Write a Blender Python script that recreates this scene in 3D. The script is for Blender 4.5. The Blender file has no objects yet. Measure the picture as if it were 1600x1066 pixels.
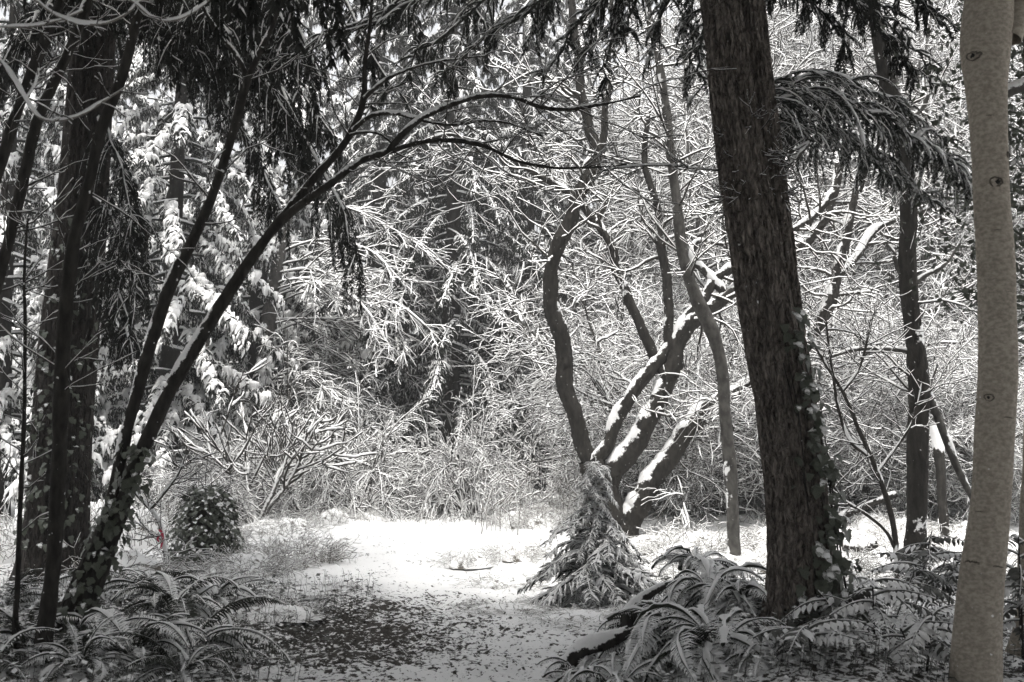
import bpy, math, random
import numpy as np
from mathutils import Vector, Matrix

# ------------------------------------------------------------------ camera, sky, sun, exposure
S = bpy.context.scene
COL = S.collection
F_PX = 1716.0                       # focal length in pixels of the 1600 px wide photograph
HORIZON = 690.0
PITCH = math.atan((HORIZON - 533.0) / F_PX)
CAM = np.array([0.0, 0.0, 1.6])
cam = bpy.data.cameras.new('camera')
cam.sensor_width = 36.0
cam.lens = 36.0 * F_PX / 1600.0
cam.clip_start = 0.1
cam.clip_end = 2000.0
cam.dof.use_dof = True
cam.dof.focus_distance = 15.0
cam.dof.aperture_fstop = 4.0
camo = bpy.data.objects.new('camera', cam)
COL.objects.link(camo)
camo.location = CAM
camo.rotation_euler = (math.pi / 2 + PITCH, 0, 0)
S.camera = camo

SUN_EL, SUN_AZ = math.radians(78), math.radians(200)     # high and a little behind the camera
w = bpy.data.worlds.new('World')
S.world = w
w.use_nodes = True
nt = w.node_tree
nt.nodes.clear()
sky = nt.nodes.new('ShaderNodeTexSky')
sky.sky_type = 'NISHITA'
sky.sun_disc = False
sky.sun_elevation = SUN_EL
sky.sun_rotation = SUN_AZ
sky.air_density = 1.0
sky.dust_density = 6.0
hs = nt.nodes.new('ShaderNodeHueSaturation')
hs.inputs['Saturation'].default_value = 0.12
bg = nt.nodes.new('ShaderNodeBackground')
bg.inputs['Strength'].default_value = 0.10
wo = nt.nodes.new('ShaderNodeOutputWorld')
nt.links.new(sky.outputs[0], hs.inputs['Color'])
nt.links.new(hs.outputs[0], bg.inputs['Color'])
nt.links.new(bg.outputs[0], wo.inputs['Surface'])

sun = bpy.data.lights.new('sun', 'SUN')
sun.energy = 1.5
sun.angle = math.radians(14)
sun.color = (1.0, 0.97, 0.92)
suno = bpy.data.objects.new('sun', sun)
COL.objects.link(suno)
sd = Vector((math.sin(SUN_AZ) * math.cos(SUN_EL), math.cos(SUN_AZ) * math.cos(SUN_EL), math.sin(SUN_EL)))
suno.rotation_euler = sd.to_track_quat('Z', 'Y').to_euler()
suno.location = (0, 0, 40)

S.view_settings.view_transform = 'Standard'
S.view_settings.look = 'None'
S.view_settings.gamma = 1.0
S.view_settings.use_curve_mapping = False
S.view_settings.exposure = 1.72
S.render.engine = 'CYCLES'
S.cycles.max_bounces = 6
S.cycles.diffuse_bounces = 4
S.cycles.glossy_bounces = 1
S.cycles.use_denoising = True

# ------------------------------------------------------------------ numbers
rng = np.random.default_rng(11)
UP = np.array([0, 0, 1.0])
CP, SP = math.cos(PITCH), math.sin(PITCH)


def P(px, py, Y):
    """the point of the place at distance Y ahead that the photograph shows at px, py"""
    u = (px - 800.0) / F_PX
    v = -(py - 533.0) / F_PX
    d = np.array([u, CP - v * SP, SP + v * CP])
    return CAM + d * (Y / d[1])


def hsh(ix, iy, iz, seed):
    M = np.int64(0xffffffff)
    h = (ix * 374761393 + iy * 668265263 + iz * 1440662683 + seed * 974711) & M
    h = ((h ^ (h >> 13)) * 1274126177) & M
    h = ((h ^ (h >> 16)) * 1911520717) & M
    return ((h ^ (h >> 15)) & 0xffffff) / float(0xffffff)


def vnoise(p, seed=0):
    p = np.asarray(p, float)
    i = np.floor(p).astype(np.int64)
    f = p - i
    f = f * f * (3 - 2 * f)
    x, y, z = i[..., 0], i[..., 1], i[..., 2]
    r = 0
    for dx in (0, 1):
        for dy in (0, 1):
            for dz in (0, 1):
                wgt = (f[..., 0] if dx else 1 - f[..., 0]) * (f[..., 1] if dy else 1 - f[..., 1]) * (f[..., 2] if dz else 1 - f[..., 2])
                r = r + wgt * hsh(x + dx, y + dy, z + dz, seed)
    return r


def fbm(p, oct=3, seed=0):
    a, t, s = 0.5, 0.0, 0.0
    p = np.asarray(p, float)
    for k in range(oct):
        t = t + a * vnoise(p * (2 ** k) + 17.3 * k, seed + k)
        s += a
        a *= 0.5
    return t / s


def sst(x, a, b):
    t = np.clip((x - a) / (b - a), 0, 1)
    return t * t * (3 - 2 * t)


def nrm(v):
    return v / np.maximum(np.linalg.norm(v, axis=-1, keepdims=True), 1e-9)


def ground_h(x, y):
    x = np.asarray(x, float)
    y = np.asarray(y, float)
    p = np.stack([x, y, np.zeros_like(x)], -1)
    h = 0.10 * (fbm(p * 0.6, 2, 3) - 0.5)
    px = np.abs(x + 0.35 - 0.02 * (y - 8))                     # the trodden path
    off = sst(px, 1.0, 2.2)
    h = h + off * (0.10 * (fbm(p * 1.9, 3, 5) - 0.35))
    near = 1 - sst(y, 10.0, 12.5)
    h = h + near * (0.24 * sst(x, 0.75, 1.7) * (1 - 0.75 * sst(x, 2.1, 2.9)) + 0.16 * sst(-x, 1.7, 3.0))
    h = h + 0.035 * np.clip(y - 13.5, 0, 16) + 0.5 * sst(np.abs(x), 9, 20)
    return h


def gh(x, y):
    return float(ground_h(np.array([x]), np.array([y]))[0])


def G(px, Y, sink=0.0):
    """ground point at distance Y under image column px"""
    q = P(px, 850, Y)
    return np.array([q[0], Y, gh(q[0], Y) - sink])


def spline(pts, n):
    pts = np.asarray(pts, float)
    m = len(pts)
    if m == 2:
        return pts[0] + (pts[1] - pts[0]) * np.linspace(0, 1, n)[:, None]
    d = np.r_[0, np.cumsum(np.linalg.norm(np.diff(pts[:, :3], axis=0), axis=1))]
    tan = np.gradient(pts, d, axis=0)
    s = np.linspace(0, d[-1], n)
    i = np.clip(np.searchsorted(d, s, side='right') - 1, 0, m - 2)
    h = (d[i + 1] - d[i])[:, None]
    t = ((s - d[i]) / (d[i + 1] - d[i]))[:, None]
    return ((2 * t**3 - 3 * t**2 + 1) * pts[i] + (t**3 - 2 * t**2 + t) * h * tan[i]
            + (-2 * t**3 + 3 * t**2) * pts[i + 1] + (t**3 - t**2) * h * tan[i + 1])


# ------------------------------------------------------------------ mesh builder
class MB:
    def __init__(self):
        self.V, self.Q, self.T, self.A, self.n = [], [], [], [], 0

    def add(self, V, quads=None, tris=None, snow=0.0):
        V = np.asarray(V, float).reshape(-1, 3)
        self.V.append(V)
        a = np.empty(len(V))
        a[:] = np.asarray(snow, float).reshape(-1) if np.ndim(snow) else snow
        self.A.append(a)
        if quads is not None and len(quads):
            self.Q.append(np.asarray(quads).reshape(-1, 4) + self.n)
        if tris is not None and len(tris):
            self.T.append(np.asarray(tris).reshape(-1, 3) + self.n)
        self.n += len(V)

    def merge(self, other, M=None):
        V, Q, T, A = other.arrays()
        if M is not None:
            V = V @ M[:3, :3].T + M[:3, 3]
        self.add(V, Q, T, A)

    def arrays(self):
        V = np.concatenate(self.V)
        Q = np.concatenate(self.Q) if self.Q else np.zeros((0, 4), int)
        T = np.concatenate(self.T) if self.T else np.zeros((0, 3), int)
        return V, Q, T, np.concatenate(self.A)

    def mesh(self, name, mat, origin=None, smooth=True):
        V, Q, T, A = self.arrays()
        if origin is not None:
            V = V - np.asarray(origin)
        me = bpy.data.meshes.new(name)
        me.vertices.add(len(V))
        me.vertices.foreach_set('co', V.astype(np.float32).ravel())
        L = np.concatenate([Q.ravel(), T.ravel()]).astype(np.int32)
        me.loops.add(len(L))
        me.loops.foreach_set('vertex_index', L)
        npoly = len(Q) + len(T)
        me.polygons.add(npoly)
        st = np.concatenate([np.arange(len(Q)) * 4, len(Q) * 4 + np.arange(len(T)) * 3]).astype(np.int32)
        me.polygons.foreach_set('loop_start', st)
        if smooth:
            me.polygons.foreach_set('use_smooth', np.ones(npoly, bool))
        at = me.attributes.new('snow', 'FLOAT', 'POINT')
        at.data.foreach_set('value', A.astype(np.float32))
        me.materials.append(mat)
        me.update(calc_edges=True)
        return me

    def build(self, name, mat, parent=None, origin=None, smooth=True, kind=None):
        me = self.mesh(name, mat, origin, smooth)
        return put(name, me, parent, kind=kind)


def put(name, me, parent=None, loc=None, rot=None, scale=None, kind=None):
    o = bpy.data.objects.new(name, me)
    COL.objects.link(o)
    if parent is not None:
        o.parent = parent
    if loc is not None:
        o.location = [float(c) for c in loc]
    if rot is not None:
        o.rotation_euler = [float(c) for c in rot]
    if scale is not None:
        o.scale = [float(c) for c in (scale if np.ndim(scale) else (scale,) * 3)]
    if kind:
        o['kind'] = kind
    return o


def tag(o, label, cat, group=None):
    o['label'] = label
    o['category'] = cat
    if group:
        o['group'] = group
    return o


def thing(name, label, cat, loc, group=None):
    o = put(name, None, None, loc)
    o.empty_display_size = 0.2
    return tag(o, label, cat, group)


def copy_tree(src, parent=None):
    c = src.copy()
    COL.objects.link(c)
    if parent is not None:
        c.parent = parent
    for ch in list(KIDS.get(src.name, ())) or list(src.children):
        copy_tree(ch, c)
    return c


KIDS = {}
ZREF = nrm(np.array([0.04, -0.33, 0.94]))


def tubes(mb, Pt, R, k=6, snow=0.0, thr=0.25, wind=(0, 0, 0), rough=0.0, soft=0.35, lump=0.5, cap=False, spread=0.0):
    """N tubes of n points each; snow lies on what faces up (and a little into the wind), as a real raised layer"""
    Pt = np.asarray(Pt, float)
    R = np.asarray(R, float)
    if Pt.ndim == 2:
        Pt, R = Pt[None], R[None]
    N, n, _ = Pt.shape
    T = nrm(np.gradient(Pt, axis=1))
    Sd = nrm(np.cross(T, np.broadcast_to(ZREF, T.shape)))
    U = np.cross(Sd, T)
    a = math.pi / 2 + np.arange(k) * 2 * math.pi / k
    nv = np.cos(a)[None, None, :, None] * Sd[:, :, None, :] + np.sin(a)[None, None, :, None] * U[:, :, None, :]
    rad = R[:, :, None] * np.ones(k)
    if rough:
        rad = rad * (1 + rough * rng.normal(size=(N, n, k)))
    V = Pt[:, :, None, :] + nv * rad[..., None]
    sn = np.zeros((N, n, k))
    sh = np.asarray(snow, float)
    if sh.ndim == 0:
        sh = np.full((N, n), float(sh))
    if sh.max() > 0:
        up = nv[..., 2] + nv @ np.asarray(wind, float)
        nz = rng.normal(size=(N, n)) * 0.6
        if n > 4:
            nz = (nz + np.roll(nz, 1, 1) + np.roll(nz, -1, 1)) * 0.7
        if n > 20:
            for _ in range(2):
                nz = (nz + np.roll(nz, 1, 1) + np.roll(nz, -1, 1)) * 0.5
        sn = sst(up + lump * 0.35 * nz[..., None] + lump * 0.15 * rng.normal(size=(N, n, k)), thr - soft, thr + soft)
        hh = sh[..., None] * sn * np.clip(1 + lump * nz, 0.25, 1.8)[..., None]
        V = V + hh[..., None] * (0.75 * UP + 0.25 * nv) + spread * (hh * np.cos(a)[None, None, :])[..., None] * Sd[:, :, None, :]
    base = (np.arange(N)[:, None, None] * n + np.arange(n - 1)[None, :, None]) * k
    j = np.arange(k)[None, None, :]
    j2 = (j + 1) % k
    q = np.stack([base + j, base + j2, base + k + j2, base + k + j], -1).reshape(-1, 4)
    # orientation outwards
    mb.add(V.reshape(-1, 3), q[:, ::-1], None, sn.reshape(-1))
    if cap:
        for e, rev in ((0, False), (n - 1, True)):
            ring = V[:, e]
            c = ring.mean(1)
            VV = np.concatenate([ring, c[:, None]], 1)
            b = np.arange(N)[:, None] * (k + 1)
            jj = np.arange(k)[None]
            t = np.stack([b + jj, b + (jj + 1) % k, np.broadcast_to(b + k, (N, k))], -1).reshape(-1, 3)
            mb.add(VV.reshape(-1, 3), None, t if rev else t[:, ::-1], np.concatenate([sn[:, e], sn[:, e].mean(1, keepdims=True)], 1).reshape(-1))


def grow(Pa, Ra, c, t0, t1, ang, angsd, L, n, rr, tip, bias=(0, 0, 0), jit=0.15, Lsd=0.25, fall=0.4, rmax=9, rmin=0.0, flat=0.0):
    N, m, _ = Pa.shape
    idx = np.repeat(np.arange(N), c)
    t = rng.uniform(t0, t1, len(idx))
    f = t * (m - 1)
    i = np.clip(f.astype(int), 0, m - 2)
    fr = (f - i)[:, None]
    p = Pa[idx, i] * (1 - fr) + Pa[idx, i + 1] * fr
    r = Ra[idx, i] * (1 - fr[:, 0]) + Ra[idx, i + 1] * fr[:, 0]
    T = nrm(Pa[idx, i + 1] - Pa[idx, i])
    v = rng.normal(size=T.shape)
    v[:, 2] *= (1 - flat)
    perp = nrm(v - (v * T).sum(-1, keepdims=True) * T)
    al = np.radians(rng.normal(ang, angsd, len(idx)))[:, None]
    d = nrm(np.cos(al) * T + np.sin(al) * perp)
    Lp = np.asarray(L, float)
    Lp = Lp[idx] if Lp.ndim else np.full(len(idx), float(Lp))
    l = Lp * (1 - fall * t) * np.exp(rng.normal(size=len(idx)) * Lsd)
    st = (l / (n - 1))[:, None]
    out = [p]
    b = np.asarray(bias, float)
    for s in range(n - 1):
        out.append(out[-1] + d * st)
        d = nrm(d + jit * rng.normal(size=d.shape) + b / (n - 1))
    r0 = np.clip(r * rr, rmin, rmax)
    R = r0[:, None] + (np.minimum(tip, r0) - r0)[:, None] * np.linspace(0, 1, n)[None] ** 0.8
    return np.stack(out, 1), R


def lens(Pa):
    return np.linalg.norm(np.diff(Pa, axis=1), axis=-1).sum(1)


# ------------------------------------------------------------------ materials
SNOW = (0.86, 0.86, 0.855, 1)


def node_mat(name):
    m = bpy.data.materials.new(name)
    m.use_nodes = True
    t = m.node_tree
    t.nodes.clear()
    o = t.nodes.new('ShaderNodeOutputMaterial')
    b = t.nodes.new('ShaderNodeBsdfPrincipled')
    t.links.new(b.outputs[0], o.inputs[0])
    return m, t, b


def nd(t, kind, **kw):
    n = t.nodes.new(kind)
    for k, v in kw.items():
        setattr(n, k, v)
    return n


def mathn(t, op, a, b=None):
    n = nd(t, 'ShaderNodeMath', operation=op)
    for i, x in enumerate((a, b)):
        if x is None:
            continue
        if isinstance(x, (int, float)):
            n.inputs[i].default_value = x
        else:
            t.links.new(x, n.inputs[i])
    return n.outputs[0]


def mixc(t, f, a, b):
    n = nd(t, 'ShaderNodeMix', data_type='RGBA')
    for s, x in ((n.inputs[0], f), (n.inputs[6], a), (n.inputs[7], b)):
        if isinstance(x, (tuple, float, int)):
            s.default_value = x
        else:
            t.links.new(x, s)
    return n.outputs[2]


def ramp(t, x, a, b):
    n = nd(t, 'ShaderNodeMapRange', interpolation_type='SMOOTHSTEP')
    t.links.new(x, n.inputs[0])
    n.inputs[1].default_value = a
    n.inputs[2].default_value = b
    return n.outputs[0]


def noise(t, vec, scale, detail=2.0, rough=0.5):
    n = nd(t, 'ShaderNodeTexNoise')
    n.inputs['Scale'].default_value = scale
    n.inputs['Detail'].default_value = detail
    n.inputs['Roughness'].default_value = rough
    if vec is not None:
        t.links.new(vec, n.inputs['Vector'])
    return n.outputs[0]


def snowy(name, c1, c2, scale=18.0, stretch=(1, 1, 1), break_=0.5, edge=25.0, bump=0.0, rough=0.9, specks=0.0, one_side=False, spec=0.1, plates=0, side=(-0.05, 0.2)):
    """bark, leaf or wood with the snow lying on it (attribute 'snow') breaking up at its edge"""
    m, t, b = node_mat(name)
    co = nd(t, 'ShaderNodeTexCoord')
    mp = nd(t, 'ShaderNodeMapping')
    mp.inputs['Scale'].default_value = stretch
    t.links.new(co.outputs['Object'], mp.inputs[0])
    nz = noise(t, mp.outputs[0], scale, 4.0, 0.6)
    col = mixc(t, ramp(t, nz, 0.3, 0.7), c1, c2)
    at = nd(t, 'ShaderNodeAttribute', attribute_name='snow')
    en = noise(t, co.outputs['Object'], edge, 4.0, 0.7)
    f = mathn(t, 'ADD', at.outputs['Fac'], mathn(t, 'MULTIPLY', mathn(t, 'SUBTRACT', en, 0.5), break_))
    f = ramp(t, f, 0.42, 0.58)
    if specks:
        s2 = noise(t, co.outputs['Object'], 26.0, 1.0, 0.5)
        f = mathn(t, 'MAXIMUM', f, mathn(t, 'MULTIPLY', ramp(t, s2, 0.80 - specks, 0.83 - specks), 0.8))
    if one_side:
        g = nd(t, 'ShaderNodeNewGeometry')
        sx = nd(t, 'ShaderNodeSeparateXYZ')
        t.links.new(g.outputs['Normal'], sx.inputs[0])
        f = mathn(t, 'MULTIPLY', f, ramp(t, sx.outputs[2], side[0], side[1]))
    t.links.new(mixc(t, f, col, SNOW), b.inputs['Base Color'])
    b.inputs['Roughness'].default_value = rough
    b.inputs['Specular IOR Level'].default_value = spec
    if plates:                                       # ridged plates of old conifer bark, as relief only
        vo = nd(t, 'ShaderNodeTexVoronoi', feature='DISTANCE_TO_EDGE')
        vo.inputs['Scale'].default_value = plates
        m2 = nd(t, 'ShaderNodeMapping')
        m2.inputs['Scale'].default_value = (1, 1, 0.22)
        wv_ = nd(t, 'ShaderNodeVectorMath', operation='ADD')
        dn = nd(t, 'ShaderNodeTexNoise')
        dn.inputs['Scale'].default_value = 9.0
        dn.inputs['Detail'].default_value = 3.0
        t.links.new(co.outputs['Object'], dn.inputs['Vector'])
        sc_ = nd(t, 'ShaderNodeVectorMath', operation='SCALE')
        sc_.inputs['Scale'].default_value = 0.10
        t.links.new(dn.outputs['Color'], sc_.inputs[0])
        t.links.new(co.outputs['Object'], wv_.inputs[0])
        t.links.new(sc_.outputs[0], wv_.inputs[1])
        t.links.new(wv_.outputs[0], m2.inputs[0])
        t.links.new(m2.outputs[0], vo.inputs['Vector'])
        nz = mathn(t, 'ADD', mathn(t, 'MULTIPLY', ramp(t, vo.outputs['Distance'], 0.0, 0.16), 1.6), nz)
    if bump:
        bp = nd(t, 'ShaderNodeBump')
        bp.inputs['Strength'].default_value = bump
        bp.inputs['Distance'].default_value = 0.02
        t.links.new(nz, bp.inputs['Height'])
        t.links.new(bp.outputs[0], b.inputs['Normal'])
    return m


M_BARK = snowy('dark_bark', (0.018, 0.0165, 0.015, 1), (0.045, 0.042, 0.037, 1), 22, (1, 1, 0.35), bump=1.0, break_=1.7, edge=20, specks=0.06)
M_TWIG = snowy('twig_bark', (0.030, 0.028, 0.025, 1), (0.060, 0.055, 0.048, 1), 30, break_=0.35, edge=22)
M_LIMB = snowy('grey_bark', (0.045, 0.043, 0.040, 1), (0.115, 0.110, 0.102, 1), 16, (1, 1, 0.6), bump=0.5, break_=1.6, edge=18, specks=0.05)
M_PALE = snowy('pale_bark', (0.16, 0.15, 0.135, 1), (0.26, 0.245, 0.22, 1), 20, break_=0.9, edge=24, bump=0.3)
M_CONBARK = snowy('furrowed_bark', (0.075, 0.066, 0.058, 1), (0.23, 0.204, 0.180, 1), 40, (1, 1, 0.4), bump=1.0, specks=0.03, plates=26)
M_LEFTBARK = snowy('stringy_bark', (0.018, 0.016, 0.015, 1), (0.055, 0.049, 0.043, 1), 30, (1, 1, 0.25), bump=0.9, specks=0.04, plates=18)
M_BEECH = snowy('smooth_bark', (0.24, 0.214, 0.178, 1), (0.42, 0.380, 0.322, 1), 34, (1, 1, 1.5), bump=0.22, specks=0.03)
M_FOL = snowy('needle_foliage', (0.015, 0.017, 0.014, 1), (0.038, 0.041, 0.035, 1), 9, break_=0.4, edge=14)
M_NEAR = snowy('hanging_foliage', (0.018, 0.019, 0.017, 1), (0.050, 0.052, 0.046, 1), 9, break_=0.5, edge=20)
M_SPRAY = snowy('spruce_sprays', (0.020, 0.022, 0.019, 1), (0.05, 0.053, 0.046, 1), 14, break_=0.7, edge=22, one_side=True, side=(-0.3, 0.1))
M_FERN = snowy('fern_leaf', (0.020, 0.023, 0.018, 1), (0.05, 0.055, 0.043, 1), 14, break_=1.0, edge=34, one_side=True)
M_IVY = snowy('ivy_leaf', (0.035, 0.042, 0.030, 1), (0.105, 0.118, 0.088, 1), 14, break_=0.8, edge=35, one_side=True, rough=0.45, spec=0.4)
M_BROAD = snowy('broad_leaf', (0.04, 0.042, 0.036, 1), (0.10, 0.102, 0.09, 1), 14, break_=0.8, edge=25, one_side=True, rough=0.5, spec=0.3)
M_WEED = snowy('dry_stalk', (0.07, 0.064, 0.054, 1), (0.16, 0.148, 0.125, 1), 12, break_=0.7, edge=30)
M_LITTER = snowy('leaf_litter', (0.022, 0.020, 0.017, 1), (0.085, 0.077, 0.066, 1), 3, break_=0.8, edge=12)


def flat_mat(name, c, rough=0.6):
    m, t, b = node_mat(name)
    co = nd(t, 'ShaderNodeTexCoord')
    nz = noise(t, co.outputs['Object'], 30, 3)
    t.links.new(mixc(t, nz, tuple(x * 0.75 for x in c[:3]) + (1,), c), b.inputs['Base Color'])
    b.inputs['Roughness'].default_value = rough
    return m


M_RIBBON = flat_mat('pink_tape', (0.55, 0.035, 0.09, 1), 0.5)
M_HOLLOW = flat_mat('rotten_wood', (0.012, 0.010, 0.009, 1), 0.95)
M_SCAR = snowy('bark_scar', (0.07, 0.06, 0.05, 1), (0.17, 0.15, 0.125, 1), 40, bump=0.5)


def ground_mat():
    m, t, b = node_mat('snowy_ground')
    co = nd(t, 'ShaderNodeTexCoord')
    sx = nd(t, 'ShaderNodeSeparateXYZ')
    t.links.new(co.outputs['Object'], sx.inputs[0])
    x, y = sx.outputs[0], sx.outputs[1]
    bare = nd(t, 'ShaderNodeAttribute', attribute_name='snow').outputs['Fac']     # how thin the snow lies
    mp = nd(t, 'ShaderNodeMapping')
    mp.inputs['Scale'].default_value = (1.0, 0.8, 1.0)
    t.links.new(co.outputs['Object'], mp.inputs[0])
    n1 = noise(t, mp.outputs[0], 19.0, 5.0, 0.68)
    n2 = noise(t, mp.outputs[0], 2.2, 3.0, 0.6)
    h = mathn(t, 'ADD', mathn(t, 'MULTIPLY', ramp(t, n1, 0.3, 0.7), 0.75), mathn(t, 'MULTIPLY', ramp(t, n2, 0.3, 0.7), 0.25))
    cov = mathn(t, 'SUBTRACT', h, mathn(t, 'MULTIPLY', bare, 0.62))
    f = ramp(t, cov, 0.04, 0.13)
    n3 = noise(t, co.outputs['Object'], 45.0, 3.0, 0.6)
    soil = mixc(t, ramp(t, n3, 0.3, 0.7), (0.018, 0.016, 0.013, 1), (0.075, 0.068, 0.057, 1))
    t.links.new(mixc(t, f, soil, SNOW), b.inputs['Base Color'])
    b.inputs['Roughness'].default_value = 0.85
    b.inputs['Specular IOR Level'].default_value = 0.15
    bp = nd(t, 'ShaderNodeBump')
    bp.inputs['Strength'].default_value = 0.7
    bp.inputs['Distance'].default_value = 0.03
    t.links.new(mathn(t, 'ADD', n1, mathn(t, 'MULTIPLY', f, 0.5)), bp.inputs['Height'])
    t.links.new(bp.outputs[0], b.inputs['Normal'])
    return m


M_GROUND = ground_mat()

# ------------------------------------------------------------------ the ground


def bareness(x, y):
    """where the canopy and feet have left only a thin, broken layer of snow"""
    p = np.stack([x, y, 0 * x], -1)
    n = fbm(p * 0.8, 3, 21)
    c = np.exp(-(((x + 1.15) / 0.75) ** 2 + ((y - 9.6) / 1.5) ** 2)) * 0.5
    l = np.exp(-(((x + 2.2) / 1.0) ** 2 + ((y - 10.5) / 2.6) ** 2)) * 0.42
    gen = 0.24 * (1 - sst(y, 9.5, 13.5)) + 0.06
    side = 0.24 * sst(np.abs(x + 0.6), 1.6, 3.0) * (1 - sst(y, 16, 21))
    return np.clip((c + l + gen + side) * (0.55 + 0.9 * n), 0, 1.25)


def axis(lo, hi, step, far, g=1.25):
    a = list(np.arange(lo, hi + 1e-6, step))
    s = step
    x = hi
    while x < far:
        s *= g
        x += s
        a.append(x)
    s = step
    x = lo
    b = []
    while x > -far:
        s *= g
        x -= s
        b.append(x)
    return np.array(b[::-1] + a)


gxs = axis(-6.0, 6.0, 0.065, 600)
gys = axis(6.0, 25.0, 0.085, 700)
GX, GY = np.meshgrid(gxs, gys, indexing='ij')
gxf, gyf = GX.ravel(), GY.ravel()
gz = ground_h(gxf, gyf)
pp = np.stack([gxf, gyf, 0 * gxf], -1)
fine = ((np.abs(gxf) < 7) & (gyf > 5) & (gyf < 27))
gz = gz + fine * (0.05 * (fbm(pp * 6.0, 3, 31) - 0.5) + 0.035 * (vnoise(pp * 14.0, 37) - 0.5))
gz = gz + 0.10 * fine * sst(gyf, 13, 16) * (0.35 + sst(np.abs(gxf + 0.6), 0.6, 2.2)) * (fbm(pp * 2.6, 3, 41) - 0.4) * 1.6
for k in range(110):                                 # old footprints and drip hollows, softened by later snow
    fy = rng.uniform(6.8, 19)
    fx = -0.35 + 0.02 * (fy - 8) + rng.normal() * 0.55
    gz = gz - 0.035 * rng.uniform(0.4, 1.2) * np.exp(-(((gxf - fx) / 0.075) ** 2 + ((gyf - fy) / 0.15) ** 2)) * fine
nx, ny = GX.shape
ii, jj = np.meshgrid(np.arange(nx - 1), np.arange(ny - 1), indexing='ij')
b0 = (ii * ny + jj).ravel()
mb = MB()
mb.add(np.stack([gxf, gyf, gz], -1), np.stack([b0, b0 + ny, b0 + ny + 1, b0 + 1], -1), None, bareness(gxf, gyf))
mb.build('ground', M_GROUND, kind='structure')

# ------------------------------------------------------------------ leaves and sprays


def diamonds(mb, base, d, wv, snow=0.0):
    """one narrow leaf each: base point, length vector, half-width vector"""
    V = np.stack([base, base + d * 0.45 + wv, base + d, base + d * 0.45 - wv], 1)
    q = np.arange(len(base))[:, None] * 4 + np.arange(4)
    mb.add(V.reshape(-1, 3), q, None, np.repeat(snow, 4) if np.ndim(snow) else snow)


def needles(mb, base, d, wv, snow=0.0):
    """one needle or scale spray each, a single slim triangle"""
    V = np.stack([base - wv * 0.9, base + wv * 0.9 + d * 0.12, base + d], 1)
    mb.add(V.reshape(-1, 3), None, np.arange(len(base))[:, None] * 3 + np.arange(3), np.repeat(snow, 3) if np.ndim(snow) else snow)


def interp(Pa, t):
    """points and tangents at parameters t (N,k) of N polylines"""
    N, m, _ = Pa.shape
    f = t * (m - 1)
    i = np.clip(f.astype(int), 0, m - 2)
    fr = (f - i)[..., None]
    r = np.arange(N)[:, None]
    a, b = Pa[r, i], Pa[r, i + 1]
    return a * (1 - fr) + b * fr, nrm(b - a)


def snow_bough(L=2.5, fans=9, fingers=6, leaves=14, snow=0.05, dens=1.0, fine=1.0):
    """bough of a snow-laden cedar: drooping fans of fingers, white above and dark beneath"""
    mb = MB()
    n = 9
    t = np.linspace(0, 1, n)
    ax = np.stack([L * t, 0.06 * L * np.sin(3 * t + rng.uniform(0, 6)), 0.10 * L * t - 0.42 * L * t**2.2], -1)[None]
    tubes(mb, ax, np.linspace(0.030, 0.008, n)[None], 6, 0.03, 0.2)
    tt = np.clip(np.linspace(0.28, 1.0, fans) + rng.normal(size=fans) * 0.03, 0.2, 1)[None]
    p, T = interp(ax, tt)
    p, T = p[0], T[0]
    side = np.where(np.arange(fans) % 2 == 0, 1, -1)
    base, dirs = [], []
    for i in range(fans):
        sd = np.array([-T[i, 1], T[i, 0], 0])
        a0 = math.radians(rng.uniform(35, 65)) * (side[i] if i < fans - 1 else 0)
        for f in range(fingers):
            a = a0 + math.radians((f - (fingers - 1) / 2) * 13 + rng.normal() * 7)
            d = math.cos(a) * T[i] + math.sin(a) * sd
            d[2] += rng.uniform(-0.1, 0.25)
            base.append(p[i] + 0.03 * rng.normal(size=3))
            dirs.append(d)
    base, d = np.array(base), nrm(np.array(dirs))
    N = len(base)
    fl = fine * rng.uniform(0.20, 0.52, N) * (L / 2.5) ** 0.4
    n = 6
    out = [base]
    for s in range(n - 1):
        out.append(out[-1] + d * (fl / (n - 1))[:, None])
        d = nrm(d + np.array([0, 0, -0.78]) + 0.16 * rng.normal(size=d.shape))
    F = np.stack(out, 1)
    prof = np.array([0.6, 1.0, 1.1, 1.05, 0.85, 0.4])
    fan = np.repeat(rng.uniform(0.15, 1.0, fans) ** 1.3 * dens, fingers)        # some fans are heaped, some have shed their snow
    R = fine ** 1.5 * rng.uniform(0.010, 0.022, N)[:, None] * prof
    sn = 2.2 * fine * snow * (fan * rng.uniform(0.5, 1.4, N))[:, None] * prof
    tubes(mb, F, R, 6, sn, 0.62 - 0.55 * fan[:, None, None], lump=1.0, spread=0.45)
    t = rng.uniform(0.0, 1.0, (N, leaves))
    p, T = interp(F, t)
    sd = nrm(np.cross(T, UP))
    sgn = np.where(rng.random((N, leaves)) < 0.5, 1, -1)[..., None]
    dd = nrm(0.7 * T + sgn * sd * rng.uniform(0.3, 1.0, (N, leaves, 1)) + np.array([0, 0, -0.55]) + 0.2 * rng.normal(size=T.shape))
    ln = rng.uniform(0.05, 0.13, (N, leaves, 1)) * fine
    wv = nrm(np.cross(dd, T + 0.3 * rng.normal(size=T.shape))) * rng.uniform(0.007, 0.014, (N, leaves, 1))
    s = (rng.random((N, leaves)) < 0.30 * dens * (0.3 + fan[:, None])).astype(float)
    needles(mb, p.reshape(-1, 3), (dd * ln).reshape(-1, 3), wv.reshape(-1, 3), s.ravel())
    return mb


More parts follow.
